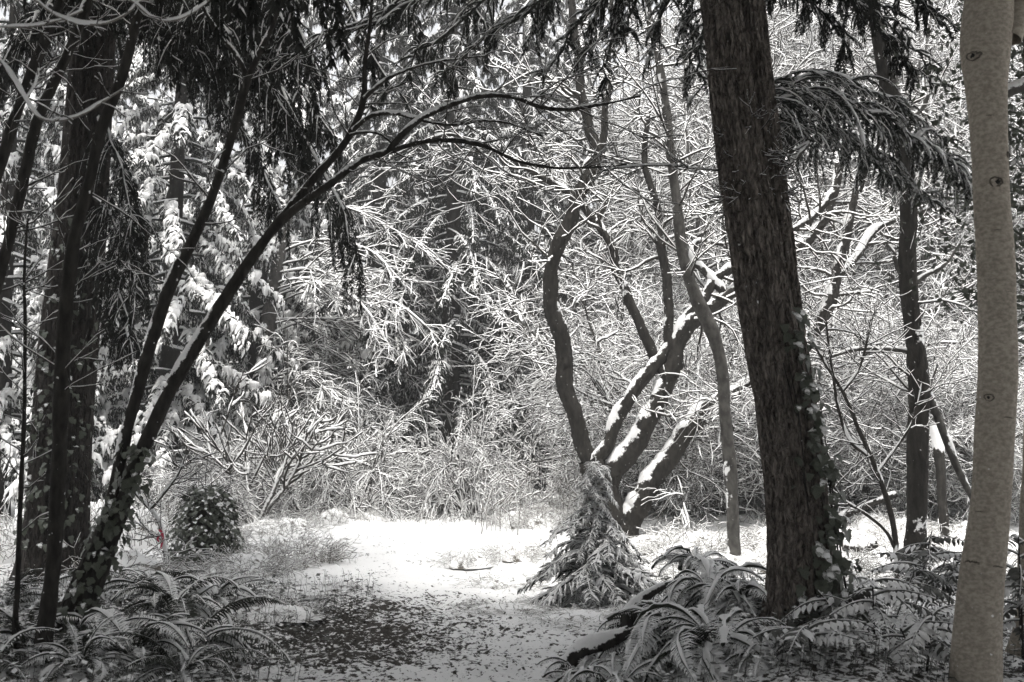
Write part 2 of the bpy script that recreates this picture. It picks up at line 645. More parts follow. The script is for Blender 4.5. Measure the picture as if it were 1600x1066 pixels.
def hanging_sprays(mb, ax, axr, count, slen, leaves, leaf=(0.03, 0.06), t0=0.12, snow=0.02, droop=0.30, white=0.05, wid=0.14):
    """long limp sprays hanging from both sides of the bough axis"""
    ax = np.asarray(ax)[None]
    tubes(mb, ax, np.asarray(axr)[None], 6, snow * 1.4, 0.2, lump=0.8)
    t = np.sort(rng.uniform(t0, 1.0, (1, count)))
    p, T = interp(ax, t)
    p, T = p[0], T[0]
    sd = nrm(np.cross(T, UP))
    sg = np.where(rng.random(count) < 0.5, 1, -1)[:, None]
    d = nrm(0.55 * T + sg * sd * rng.uniform(0.2, 0.9, (count, 1)) + np.array([0, 0, -0.15]) + 0.2 * rng.normal(size=T.shape))
    l = slen * rng.uniform(0.45, 1.15, count) * (1 - 0.45 * t[0])
    n = 8
    out = [p]
    for s in range(n - 1):
        out.append(out[-1] + d * (l / (n - 1))[:, None])
        d = nrm(d + np.array([0, 0, -droop]) + 0.07 * rng.normal(size=d.shape))
    F = np.stack(out, 1)
    tubes(mb, F, np.linspace(0.005, 0.0015, n)[None] * np.ones((count, 1)), 4, snow * rng.uniform(0, 1.2, count)[:, None] * np.linspace(1, 0.1, n)[None], 0.2, lump=0.9)
    t = rng.uniform(0.05, 1.0, (count, leaves))
    p, T = interp(F, t)
    sd = nrm(np.cross(T, np.array([0.3, -0.8, 0.5])))
    sg = np.where(rng.random((count, leaves)) < 0.5, 1, -1)[..., None]
    off = sd * sg * (rng.random((count, leaves, 1)) ** 1.5) * wid * l[:, None, None] * (1 - t[..., None]) * 0.6
    dd = nrm(0.9 * T + sg * sd * rng.uniform(0.2, 0.8, (count, leaves, 1)) + np.array([0, 0, -0.35]) + 0.25 * rng.normal(size=T.shape))
    ln = rng.uniform(leaf[0], leaf[1], (count, leaves, 1))
    wv = nrm(np.cross(dd, rng.normal(size=T.shape))) * ln * rng.uniform(0.11, 0.20, (count, leaves, 1))
    s = (rng.random((count, leaves)) < white).astype(float)
    needles(mb, (p + off).reshape(-1, 3), (dd * ln).reshape(-1, 3), wv.reshape(-1, 3), s.ravel())


def flat_sprays(mb, ax, axr, pairs, blen, leaves, leaf=(0.016, 0.034), snow=0.018, cover=(0.2, 0.9), t0=0.1, droop=0.16, wob=0.12):
    """flat bough of a spruce or hemlock: side sprigs both ways, needles lying flat, snow settled on their upper side"""
    ax = np.asarray(ax)[None]
    tubes(mb, ax, np.asarray(axr)[None], 6, snow * 1.3, 0.2, lump=1.0)
    t = np.repeat(np.linspace(t0, 0.99, pairs), 2)[None]
    t = np.clip(t + rng.normal(size=t.shape) * 0.02, 0, 1)
    p, T = interp(ax, t)
    p, T = p[0], T[0]
    sd = nrm(np.cross(T, UP))
    sg = np.where(np.arange(2 * pairs) % 2 == 0, 1, -1)[:, None]
    d = nrm(0.75 * T + sg * sd * rng.uniform(0.5, 1.0, (2 * pairs, 1)) + wob * rng.normal(size=T.shape))
    l = blen * (1 - 0.65 * t[0]) * rng.uniform(0.6, 1.15, 2 * pairs)
    n = 7
    o_ = [p]
    for s in range(n - 1):
        o_.append(o_[-1] + d * (l / (n - 1))[:, None])
        d = nrm(d + np.array([0, 0, -droop]) + 0.08 * rng.normal(size=d.shape))
    F = np.stack(o_, 1)
    c = rng.uniform(0.2, 1.0, 2 * pairs)[:, None]
    tubes(mb, F, np.linspace(0.0035, 0.0015, n)[None] * np.ones((2 * pairs, 1)), 5, snow * c * np.array([1, 1, 1, 0.9, 0.7, 0.5, 0.2])[None], 0.15, lump=1.0, spread=0.8)
    t = rng.uniform(0.0, 1.0, (2 * pairs, leaves))
    p, T = interp(F, t)
    sd = nrm(np.cross(T, UP))
    sg = np.where(rng.random(t.shape) < 0.5, 1, -1)[..., None]
    dd = nrm(0.8 * T + sg * sd * rng.uniform(0.4, 1.0, t.shape + (1,)) + np.array([0, 0, -0.25]) + 0.18 * rng.normal(size=T.shape))
    ln = rng.uniform(leaf[0], leaf[1], t.shape + (1,)) * (1.3 - 0.5 * t[..., None])
    wv = nrm(np.cross(dd, UP + 0.5 * rng.normal(size=T.shape))) * ln * rng.uniform(0.10, 0.19, t.shape + (1,))
    s_ = np.clip(rng.uniform(cover[0], cover[1], t.shape) * (0.5 + c * 0.7), 0, 1)
    needles(mb, p.reshape(-1, 3), (dd * ln).reshape(-1, 3), wv.reshape(-1, 3), s_.ravel())


def spray_between(A, B, up, pairs, blen, leaves, parent, origin, r0=0.022, **kw):
    A, B = np.asarray(A, float), np.asarray(B, float)
    n = 16
    t = np.linspace(0, 1, n)[:, None]
    ax = A + (B - A) * t + UP * up * np.sin(math.pi * t) + 0.04 * rng.normal(size=(n, 3)) * t
    mb = MB()
    flat_sprays(mb, ax, np.linspace(r0, 0.004, n), pairs, blen, leaves, **kw)
    return mb.build('bough', M_SPRAY, parent, origin)


def near_bough(L=4.0, count=60, slen=1.0, leaves=60, **kw):
    mb = MB()
    n = 10
    t = np.linspace(0, 1, n)
    ax = np.stack([L * t, 0.05 * L * np.sin(4 * t), 0.12 * L * t - 0.38 * L * t**2], -1)
    hanging_sprays(mb, ax, np.linspace(0.045, 0.006, n), count, slen, leaves, **kw)
    return mb


def bough_between(A, B, up, count, slen, leaves, r0=0.03, name='bough', parent=None, origin=None, mat=None, **kw):
    A, B = np.asarray(A, float), np.asarray(B, float)
    n = 14
    t = np.linspace(0, 1, n)[:, None]
    ax = A + (B - A) * t + UP * up * np.sin(math.pi * t) + 0.03 * rng.normal(size=(n, 3)) * t
    mb = MB()
    hanging_sprays(mb, ax, np.linspace(r0, 0.005, n), count, slen, leaves, **kw)
    return mb.build(name, mat or M_NEAR, parent, origin)


# ------------------------------------------------------------------ stems drawn through points of the place


def path(pts, Y, step=0.07, wob=0.0, nmin=6):
    W = np.array([np.r_[P(q[0], q[1], Y + (q[3] if len(q) > 3 else 0)), q[2] * 0.5 * Y / F_PX] for q in pts])
    sl = np.gradient(W[:, :3], axis=0)
    W[:, 3] *= 0.35 + 0.65 * np.clip(np.abs(sl[:, 2]) / np.maximum(np.linalg.norm(sl, axis=1), 1e-6), 0.45, 1)   # widths were read level, stems lean
    L = np.linalg.norm(np.diff(W[:, :3], axis=0), axis=1).sum()
    c = spline(W, max(nmin, int(L / step)))
    if wob:
        s = np.arange(len(c)) * step
        for a in range(3):
            c[:, a] += wob * (fbm(np.stack([s * 2.2, 0 * s + 7.1 * a + pts[0][0], 0 * s], -1), 3, 9) - 0.5)
    return c[:, :3], np.maximum(c[:, 3], 0.002)


def limb(name, parent, origin, pts, Y, mat=None, k=12, snow=0.02, thr=0.35, wind=(0, 0, 0), wob=0.03, rough=0.02, step=0.06, cap=False, lump=0.6, ground=False):
    c, r = path(pts, Y, step, wob)
    s_ = np.arange(len(c)) * step                # stems swell and pinch along their length
    r = r * (0.84 + 0.32 * fbm(np.stack([s_ / np.maximum(r.max() * 3.2, 0.02), 0 * s_ + pts[0][1], 0 * s_], -1), 3, 15))
    if ground:                                  # root flare, and the foot goes into the soil
        foot = c[0].copy()
        foot[2] = gh(foot[0], foot[1]) - 0.15
        if c[0][2] > foot[2]:
            c = np.vstack([foot, c])
            r = np.r_[r[0] * 1.25, r]
        z = c[:, 2] - gh(c[0][0], c[0][1])
        r = r * (1 + 0.5 * np.exp(-np.maximum(z, 0) / 0.12))
    mb = MB()
    tubes(mb, c, r, k, snow, thr, wind, rough, lump=lump, cap=cap)
    o = mb.build(name, mat or M_BARK, parent, origin)
    return o, (c, r)


def shoots(parent, origin, cr, c, L, name='twigs', levels=2, mat=None, snow=0.012, ang=55, bias=(0, 0, 0.25), rmax=0.012, t0=0.25, t1=1.0, n=8, jit=0.13, c2=4, flat=0.0, tip=0.0022):
    """bare shoots growing from a stem, each with its own finer shoots"""
    mb = MB()
    Pa = cr[0][None]
    Ra = cr[1][None]
    P1, R1 = grow(Pa, Ra, c, t0, t1, ang, 15, L, n, 0.5, tip, bias, jit, rmax=rmax, rmin=0.004, flat=flat)
    tubes(mb, P1, R1, 5, snow, 0.3, lump=0.5)
    if levels > 1:
        P2, R2 = grow(P1, R1, c2, 0.2, 0.95, 45, 14, lens(P1) * 0.55, 6, 0.6, tip, bias, jit, rmin=0.003, flat=flat)
        tubes(mb, P2, R2, 4, snow * 0.9, 0.3, lump=0.5)
    if levels > 2:
        P3, R3 = grow(P2, R2, 3, 0.2, 0.95, 45, 14, lens(P2) * 0.55, 5, 0.7, tip, bias, jit, rmin=0.0025)
        tubes(mb, P3, R3, 4, snow * 0.8, 0.3, lump=0.5)
    return mb.build(name, mat or M_TWIG, parent, origin, kind='stuff')


def fissured(c, r, k, depth, fr=9.0, fz=1.3, seed=0, extra=None, flare=0.35):
    """trunk with furrowed bark as real relief"""
    n = len(c)
    T = nrm(np.gradient(c, axis=0))
    Sx = nrm(np.cross(T, np.array([0, 1.0, 0])))
    Sy = np.cross(T, Sx)
    a = np.arange(k) * 2 * math.pi / k
    nv = np.cos(a)[None, :, None] * Sx[:, None] + np.sin(a)[None, :, None] * Sy[:, None]
    z = np.cumsum(np.r_[0, np.linalg.norm(np.diff(c, axis=0), axis=1)])
    q = np.stack([np.cos(a)[None] * fr * 0.5 + 0 * z[:, None], np.sin(a)[None] * fr * 0.5 + 0 * z[:, None], z[:, None] * fz + 0 * a[None]], -1)
    warp = fbm(q * 0.6, 2, seed + 3) - 0.5
    q2 = q + warp[..., None] * 1.2
    f = np.abs(fbm(q2, 3, seed) - 0.5) * 2
    rel = -depth * np.exp(-(f / 0.13) ** 2) + depth * 0.5 * (fbm(q * np.array([1.6, 1.6, 3.0]), 2, seed + 8) - 0.5)
    zz = c[:, 2:3] - gh(c[0][0], c[0][1])
    fl = 1 + flare * np.exp(-np.maximum(zz, 0) / 0.28) * (0.55 + 0.9 * vnoise(np.stack([np.cos(a) * 1.6, np.sin(a) * 1.6, 0 * a], -1), seed + 5))[None]
    rad = r[:, None] * fl + rel
    if extra is not None:
        rad = rad + extra(c, nv, z, a)
    V = c[:, None] + nv * rad[..., None]
    base = np.arange(n - 1)[:, None] * k
    j = np.arange(k)[None]
    j2 = (j + 1) % k
    quads = np.stack([base + j, base + j2, base + k + j2, base + k + j], -1).reshape(-1, 4)
    return V, quads


# ------------------------------------------------------------------ the big double conifer right of the path
RTY = 8.3
base = G(1252, RTY)
RT = thing('conifer_tree', 'massive double-stemmed conifer with furrowed bark leaning left beside the path, ivy on its foot', 'tree', base)
for pts, dy, nm in (([(1256, 1030, 112), (1255, 960, 104), (1246, 800, 96), (1226, 650, 88), (1199, 500, 86), (1174, 350, 82), (1151, 200, 75), (1128, 20, 66), (1105, -180, 60), (1060, -520, 52), (1010, -900, 38)], 0, 'trunk'),
                    ([(1268, 1030, 60), (1267, 960, 62), (1262, 800, 64), (1247, 650, 62), (1227, 500, 58), (1210, 350, 56), (1192, 200, 54), (1172, 20, 50), (1155, -180, 46), (1125, -520, 42), (1090, -900, 30)], 0.10, 'trunk')):
    c, r = path(pts, RTY + dy, 0.028)
    keep = c[:, 2] > gh(base[0], base[1]) - 0.3
    c, r = c[keep], r[keep]
    V, q = fissured(c, r, 120, 0.030, 15.0, 1.9, seed=2 + int(dy * 10))
    mb = MB()
    mb.add(V, q)
    mb.build(nm, M_CONBARK, RT, base)
    if dy == 0:
        RTc = (c, r)

# ------------------------------------------------------------------ the pale smooth trunk at the right
RBY = 6.7
bbase = G(1527, RBY)
RB = thing('beech_tree', 'pale smooth-barked trunk with dark knots, nearest tree on the right', 'tree', bbase)
c, r = path([(1520, 1180, 84), (1523, 1090, 76), (1527, 1000, 72), (1540, 850, 66), (1553, 700, 61), (1558, 600, 61), (1558, 500, 60), (1556, 400, 61), (1550, 300, 58), (1545, 200, 60), (1542, 130, 68), (1541, 70, 82), (1544, 30, 84), (1548, -30, 76), (1555, -200, 66), (1570, -500, 55)], RBY, 0.02)
r = r * 0.94
keep = c[:, 2] > gh(bbase[0], bbase[1]) - 0.2
c, r = c[keep], r[keep]
KNOTS = [(1513, 95, 0.040, 0.030), (1567, 247, 0.026, 0.014), (1545, 291, 0.040, 0.020), (1575, 326, 0.022, 0.012), (1546, 366, 0.014, 0.006), (1536, 190, 0.014, 0.006),
         (1537, 622, 0.026, 0.014), (1562, 656, 0.028, 0.012), (1511, 882, 0.034, 0.018), (1540, 885, 0.030, 0.012), (1565, 462, 0.02, 0.008), (1522, 800, 0.02, 0.006)]


def knot_bulge(c, nv, z, a):
    out = 0
    for (kx, ky, kr, kh) in KNOTS:
        kp = P(kx, ky, RBY - 0.12)
        q = c[:, None] + nv * r[:, None, None]
        d = np.linalg.norm((q - kp) * np.array([1, 0.7, 0.85]), axis=-1)
        out = out + kh * np.exp(-(d / (kr * 1.5)) ** 2) - kh * 1.3 * np.exp(-(d / (kr * 0.55)) ** 2)
    ring = 0.0015 * (vnoise(np.stack([np.cos(a)[None] * 1.2 + 0 * z[:, None], np.sin(a)[None] * 1.2 + 0 * z[:, None], z[:, None] * 14 + 0 * a[None]], -1), 77) - 0.5)
    lum = 0.026 * (vnoise(np.stack([np.cos(a)[None] * 0.9 + 0 * z[:, None], np.sin(a)[None] * 0.9 + 0 * z[:, None], z[:, None] * 2.2 + 0 * a[None]], -1), 79) - 0.5)
    return out + ring + lum


V, q = fissured(c, r, 80, 0.0, extra=knot_bulge, flare=0.12)
mb = MB()
mb.add(V, q)
mb.build('trunk', M_BEECH, RB, bbase)
Cax = c
for kx, ky, kr, kh in KNOTS:                     # ring of callus and a dark hollow in each knot
    kp = P(kx, ky, RBY)
    i = int(np.argmin(np.abs(Cax[:, 2] - kp[2])))
    ax_ = Cax[i]
    dx = np.clip((kp[0] - ax_[0]) / r[i], -0.92, 0.92)
    nn = np.array([dx, -math.sqrt(1 - dx * dx), 0])
    cen = ax_ + nn * (r[i] + kh * 0.25)
    cen[2] = kp[2]
    tx = np.array([-nn[1], nn[0], 0])
    full = kr >= 0.036 or kx in (1567, 1537)
    a = np.linspace(0, 2 * math.pi, 19) if full else np.linspace(math.radians(rng.uniform(5, 30)), math.radians(rng.uniform(140, 178)), 19)
    wob = 1 + 0.12 * rng.normal(size=19)
    wob[-1] = wob[0]
    sq = rng.uniform(0.6, 0.95) if full else rng.uniform(0.25, 0.5)
    rw = rng.uniform(0.85, 1.1) if full else rng.uniform(1.2, 1.9)
    ringp = cen + kr * rw * wob[:, None] * (np.cos(a)[:, None] * tx + sq * np.sin(a)[:, None] * UP) + nn * (0.002 - kr * 0.12)
    mb = MB()
    tubes(mb, ringp, np.full(19, kr * 0.15) * (1 if full else np.sin(np.linspace(0.15, 3.0, 19))), 6)
    kn_ = mb.build('knot', M_SCAR, RB, bbase)
    if full:
        a = np.linspace(0, 2 * math.pi, 19)
        mb = MB()
        hs_ = 0.50 if kx in (1567, 1545, 1537, 1513) else 0.26
        hs_ *= rng.uniform(0.75, 1.1)
        rim = cen + kr * rng.uniform(-0.2, 0.2) * tx + kr * hs_ * (1 + 0.18 * rng.normal(size=(18, 1))) * (np.cos(a[:-1])[:, None] * tx * 0.8 + np.sin(a[:-1])[:, None] * UP) + nn * kr * 0.10
        cc = cen + nn * kr * 0.22
        mb.add(np.vstack([rim, cc]), None, [(j, (j + 1) % 18, 18) for j in range(18)])
        mb.build('hollow', M_HOLLOW, kn_, bbase)
limb('limb', RB, bbase, [(1560, 150, 26), (1590, 138, 22), (1630, 118, 18), (1700, 80, 14)], RBY + 0.05, M_LIMB, snow=0.03, thr=0.1)
limb('limb', RB, bbase, [(1575, 60, 40), (1590, 25, 34), (1600, -20, 26), (1640, -120, 18)], RBY - 0.02, M_BEECH, snow=0.02, thr=0.5)

# ------------------------------------------------------------------ the big dark trunk at the left, with hanging boughs
LTY = 13.0
lbase = G(92, LTY)
LT = thing('conifer_tree', 'huge dark conifer trunk on the left with long hanging boughs', 'tree', lbase)
c, r = path([(84, 960, 105), (86, 870, 98), (95, 700, 92), (111, 500, 88), (126, 350, 80), (137, 200, 73), (146, 60, 66), (155, -80, 62), (175, -400, 50), (190, -700, 38), (200, -1000, 20)], LTY, 0.05)
keep = c[:, 2] > gh(lbase[0], lbase[1]) - 0.3
c, r = c[keep], r[keep]
V, q = fissured(c, r, 90, 0.022, 11.0, 0.7, seed=30)
mb = MB()
mb.add(V, q)
mb.build('trunk', M_LEFTBARK, LT, lbase)
LTc = (c, r)


def on_axis(cr, z, dz=0):
    i = int(np.argmin(np.abs(cr[0][:, 2] - z)))
    return cr[0][i].copy()


def vis_bough(tree, cr, origin, zt, tip, Y, up, count, slen, leaves, **kw):
    A = on_axis(cr, zt)
    bough_between(A, P(tip[0], tip[1], Y), up, count, slen, leaves, parent=tree, origin=origin, **kw)


for zt, tip, Y, up, cnt, sl in (
        (8.6, (566, 428), 12.0, 0.8, 90, 1.0), (8.0, (530, 330), 11.0, 0.9, 80, 1.0), (7.6, (470, 240), 11.5, 0.8, 80, 1.1),
        (8.2, (380, 140), 10.5, 0.8, 90, 0.9), (7.4, (330, 100), 11.5, 0.7, 80, 0.9), (9.0, (500, 130), 10.0, 1.0, 100, 0.9),
        (9.4, (620, 160), 10.5, 1.1, 100, 0.7), (9.0, (700, 120), 11.0, 1.2, 90, 0.6), (10.0, (760, 60), 10.0, 1.2, 100, 0.6),
        (7.2, (440, 330), 12.5, 0.6, 70, 1.0), (4.6, (222, 470), 12.0, 0.3, 60, 0.9), (3.9, (205, 540), 12.2, 0.3, 60, 0.8), (5.6, (215, 370), 12.2, 0.3, 50, 0.9),
        (7.6, (300, 90), 10.0, 0.6, 110, 0.9), (7.9, (440, 180), 10.4, 0.7, 120, 1.1), (8.1, (510, 210), 10.8, 0.8, 110, 1.0), (7.2, (360, 60), 9.4, 0.5, 110, 0.9), (8.4, (470, 80), 9.6, 0.8, 110, 1.0), (7.0, (250, 60), 10.6, 0.5, 90, 0.9),
        (6.5, (40, 60), 11.0, 0.5, 70, 0.7), (6.8, (-20, 150), 12.0, 0.5, 70, 0.8), (7.4, (90, -30), 10.0, 0.5, 70, 0.6), (8.0, (260, -10), 9.5, 0.6, 90, 0.7)):
    vis_bough(LT, LTc, lbase, zt, tip, Y, up, cnt, sl * 1.15, 114, leaf=(0.032, 0.072), white=0.03, droop=0.40, t0=0.3)

NB = [near_bough(4.0, 64, 1.1, 200, leaf=(0.035, 0.075), white=0.04).mesh('bough', M_NEAR) for _ in range(3)]


def crown(tree, cr, origin, zs, n, lmin, lmax, keepfn=None):
    for i in range(n):
        z = zs[0] + (zs[1] - zs[0]) * (i + rng.random()) / n
        az = i * 2.39996 + rng.normal() * 0.3
        if keepfn and not keepfn(z, az):
            continue
        p = on_axis(cr, z) - origin
        put('bough', NB[i % 3], tree, p, (0, math.radians(rng.uniform(-6, 12)), az), rng.uniform(lmin, lmax))


crown(LT, LTc, lbase, (9.0, 15.5), 60, 0.9, 1.5)
crown(RT, RTc, base, (9.0, 13.8), 60, 0.9, 1.3, lambda z, az: z > 9.0 + 2.2 * max(0.0, math.sin(az)))
# unseen conifers added beside and behind the camera: their crowns shade the foreground
for k, (tx, ty, z0, lab) in enumerate(((-6.8, 6.2, 6.2, 'unseen tall conifer added for shade beside the camera on its left'), (6.2, 5.0, 7.2, 'unseen tall conifer added for shade beside the camera on its right'), (-2.7, 3.0, 9.6, 'unseen tall conifer added for shade close to the camera on its left'), (2.7, 3.2, 11.0, 'unseen tall conifer added for shade close to the camera on its right'), (-2.6, -2.2, 8.0, 'unseen tall conifer added for shade behind the camera, left one of two'), (2.8, -2.6, 8.0, 'unseen tall conifer added for shade behind the camera, right one of two'),
                              (-8.5, 0.5, 2.5, 'unseen conifer added for shade farther left of the camera'), (9.5, 1.0, 5.5, 'unseen conifer added for shade farther right of the camera'), (0.2, -8.0, 5.0, 'unseen conifer added for shade far behind the camera'), (-7, -7, 1.5, 'unseen conifer added for shade behind and left of the camera'))):
    o_ = np.array([tx, ty, gh(tx, ty)])
    tt_ = thing('conifer_tree', lab, 'tree', o_)
    cc_ = np.stack([np.full(20, tx), np.full(20, ty), np.linspace(-0.2, 17, 20)], -1)
    mb = MB()
    tubes(mb, cc_, np.linspace(0.34, 0.03, 20), 10)
    mb.build('trunk', M_LEFTBARK, tt_, o_)
    crown(tt_, (cc_, None), o_, (z0, 16.5), 90, 0.9, 1.45)
# boughs of the double conifer that hang into the picture
for zt, tip, Y, up, cnt, sl, wh in (
        (6.0, (830, 60), 9.6, 0.5, 80, 0.45, 0.25), (6.2, (900, 110), 10.2, 0.5, 90, 0.5, 0.25), (5.9, (1075, 130), 9.8, 0.3, 60, 0.4, 0.3), (6.3, (960, 40), 9.2, 0.5, 80, 0.5, 0.2),
        (5.4, (1430, 110), 9.6, 0.35, 90, 0.45, 0.08), (5.7, (1470, 40), 9.2, 0.4, 90, 0.5, 0.06), (5.2, (1330, 90), 9.8, 0.3, 70, 0.4, 0.08)
        ):
    vis_bough(RT, RTc, base, zt, tip, Y, up, cnt, sl, 110, leaf=(0.025, 0.055), white=wh, droop=0.22, snow=0.022, wid=0.3)

for zt, tip, Y, up, pr, bl, lv, cv in (
        (4.25, (1545, 335), 9.7, 0.45, 40, 0.75, 170, (0.35, 1.0)), (4.2, (1515, 275), 9.2, 0.3, 38, 0.7, 170, (0.35, 1.0)), (4.1, (1410, 290), 9.9, 0.2, 30, 0.65, 150, (0.35, 1.0)), (4.3, (1480, 215), 10.2, 0.3, 34, 0.7, 150, (0.3, 1.0)), (4.0, (1470, 330), 10.4, 0.3, 34, 0.65, 150, (0.35, 1.0)),
        (6.0, (430, 105), 9.6, 0.1, 46, 0.6, 110, (0.1, 0.65)), (5.9, (520, 70), 9.0, 0.1, 44, 0.6, 110, (0.1, 0.65)), (6.1, (560, 175), 10.3, 0.25, 44, 0.65, 110, (0.1, 0.65)), (5.8, (690, 120), 9.8, 0.15, 36, 0.6, 110, (0.2, 0.8)),
        (5.6, (850, 110), 9.6, 0.2, 28, 0.55, 130, (0.2, 0.8)), (5.5, (1010, 90), 9.4, 0.2, 24, 0.5, 130, (0.3, 0.9)), (5.7, (930, 150), 10.2, 0.3, 28, 0.5, 130, (0.2, 0.8)), (5.0, (1085, 150), 9.6, 0.25, 16, 0.4, 120, (0.3, 0.9)),
        (5.6, (1420, 60), 9.8, 0.2, 26, 0.5, 110, (0.1, 0.6)), (5.4, (1480, 140), 10.4, 0.3, 30, 0.5, 110, (0.1, 0.6))):
    spray_between(on_axis(RTc, zt), P(tip[0], tip[1], Y), up, pr, bl, lv, RT, base, cover=cv, droop=0.34 if zt < 4.5 else 0.18, wob=0.3 if zt < 4.5 else 0.16, leaf=(0.02, 0.046) if zt < 4.5 else (0.016, 0.036))

# ------------------------------------------------------------------ left foreground stems
SY = 7.4
o0 = G(66, SY)
ST0 = thing('sapling', 'slender dark stem with snow specks rising in front of the huge left trunk', 'tree', o0)
_, cr = limb('trunk', ST0, o0, [(62, 1085, 27), (68, 1010, 25), (78, 930, 24), (88, 800, 24), (95, 620, 23), (102, 480, 22), (113, 390, 20), (140, 290, 18), (163, 190, 18), (195, 100, 16), (215, 30, 14), (235, -60, 11), (260, -180, 8)], SY, k=14, snow=0.008, thr=1.35, wind=(0.75, -0.3, 0), wob=0.025, ground=True)
shoots(ST0, o0, cr, 16, 0.7, snow=0.006, rmax=0.006, t0=0.2, bias=(0, 0, 0.3))

SY = 8.2
o1 = G(108, SY)
ST1 = thing('maple_tree', 'ivy-footed leaning tree whose two dark stems arch over the path from the left', 'tree', o1)
limb('trunk', ST1, o1, [(98, 1030, 62), (110, 985, 58), (138, 915, 50), (165, 845, 42), (180, 800, 36)], SY, k=14, snow=0.01, thr=0.7, wind=(0.5, -0.3, 0), ground=True)
_, crA = limb('limb', ST1, o1, [(164, 850, 24.0), (178, 770, 20.0), (195, 685, 19.2), (228, 570, 20.0), (262, 455, 20.8), (296, 385, 17.6), (322, 330, 15.2), (343, 270, 14.4), (365, 200, 13.6), (388, 122, 12.0), (405, 85, 8.8), (425, 45, 7.2), (445, -10, 5.6)], SY, snow=0.010, thr=0.95, wind=(-0.7, -0.2, 0))
limb('limb', ST1, o1, [(388, 122, 10), (372, 90, 8), (350, 62, 7), (332, 35, 6), (315, 5, 5), (300, -40, 4)], SY, k=8, snow=0.012, thr=0.2)
_, crB = limb('limb', ST1, o1, [(172, 840, 25.6), (190, 798, 24.0), (215, 722, 23.2), (250, 642, 23.2), (300, 552, 23.2), (345, 476, 21.6), (395, 402, 19.2), (440, 346, 17.6), (475, 318, 16.0), (520, 285, 14.4), (570, 250, 13.6), (610, 236, 12.8), (660, 222, 11.2), (700, 220, 10.4), (760, 230, 8.8), (800, 250, 7.2), (850, 262, 6.4), (910, 262, 4.8), (980, 258, 3.2)], SY, snow=0.01, thr=0.92, wind=(-0.4, -0.2, 0))
_, crC = limb('limb', ST1, o1, [(606, 236, 13), (625, 212, 12), (650, 190, 12), (700, 165, 11), (745, 152, 11), (800, 152, 10), (845, 168, 9), (885, 172, 8), (930, 165, 6), (1000, 150, 4)], SY, k=10, snow=0.012, thr=0.35)
_, crD = limb('limb', ST1, o1, [(432, 350, 16.0), (460, 318, 15.2), (495, 275, 14.4), (545, 215, 12.8), (562, 180, 11.2), (570, 150, 9.6), (572, 100, 7.2), (577, 50, 5.6), (580, -20, 4.0)], SY + 0.06, k=12, snow=0.01, thr=0.9, wind=(-0.4, 0, 0))
_, crE = limb('limb', ST1, o1, [(552, 205, 9), (580, 182, 9), (615, 178, 8), (650, 186, 7), (700, 196, 6), (765, 190, 5), (800, 195, 4), (850, 215, 3)], SY, k=8, snow=0.01, thr=0.3)
_, crF = limb('limb', ST1, o1, [(570, 155, 9), (600, 128, 8), (645, 108, 6), (700, 95, 4), (760, 88, 3)], SY, k=8, snow=0.008, thr=0.3)
limb('limb', ST1, o1, [(548, 212, 7), (575, 206, 6), (600, 212, 5), (620, 235, 4)], SY, k=8, snow=0.008, thr=0.3)
for cr, n_, l_ in ((crB, 18, 0.8), (crC, 14, 0.8), (crD, 9, 0.7), (crE, 8, 0.5), (crF, 8, 0.5), (crA, 8, 0.6)):
    shoots(ST1, o1, cr, n_, l_, snow=0.006, rmax=0.006, t0=0.4, levels=2, c2=3, bias=(0.1, 0, 0.0), tip=0.0016)

for k, (pts, Y, lab) in enumerate((
        ([(-75, 900, 24), (-45, 640, 22), (-15, 480, 20), (10, 390, 19), (35, 285, 18), (62, 185, 17), (95, 110, 16), (125, 40, 15), (150, -30, 14), (180, -140, 11)], 8.6, 'dark leaning stem crossing the top left corner, right one of a pair'),
        ([(-110, 900, 22), (-60, 500, 20), (-25, 330, 19), (5, 240, 18), (35, 150, 17), (65, 75, 16), (95, 0, 15), (120, -100, 12)], 9.2, 'dark leaning stem at the top left edge, left one of a pair'))):
    ob = G(pts[0][0], Y)
    t = thing('leaning_tree', lab, 'tree', ob)
    _, cr = limb('trunk', t, ob, pts, Y, snow=0.012, thr=0.85, wind=(-0.5, -0.2, 0), ground=True)
    shoots(t, ob, cr, 14, 0.8, snow=0.008, rmax=0.007, t0=0.4)

ob = G(24, 7.8)
t = thing('sapling', 'thin black sapling with bare side twigs at the left edge', 'tree', ob)
_, cr = limb('trunk', t, ob, [(24, 1000, 9), (28, 860, 8), (36, 700, 7), (40, 560, 6), (36, 450, 5), (44, 340, 3)], 7.8, k=7, snow=0.004, thr=0.7, ground=True)
shoots(t, ob, cr, 18, 0.4, snow=0.006, rmax=0.004, t0=0.15, levels=2, c2=2)

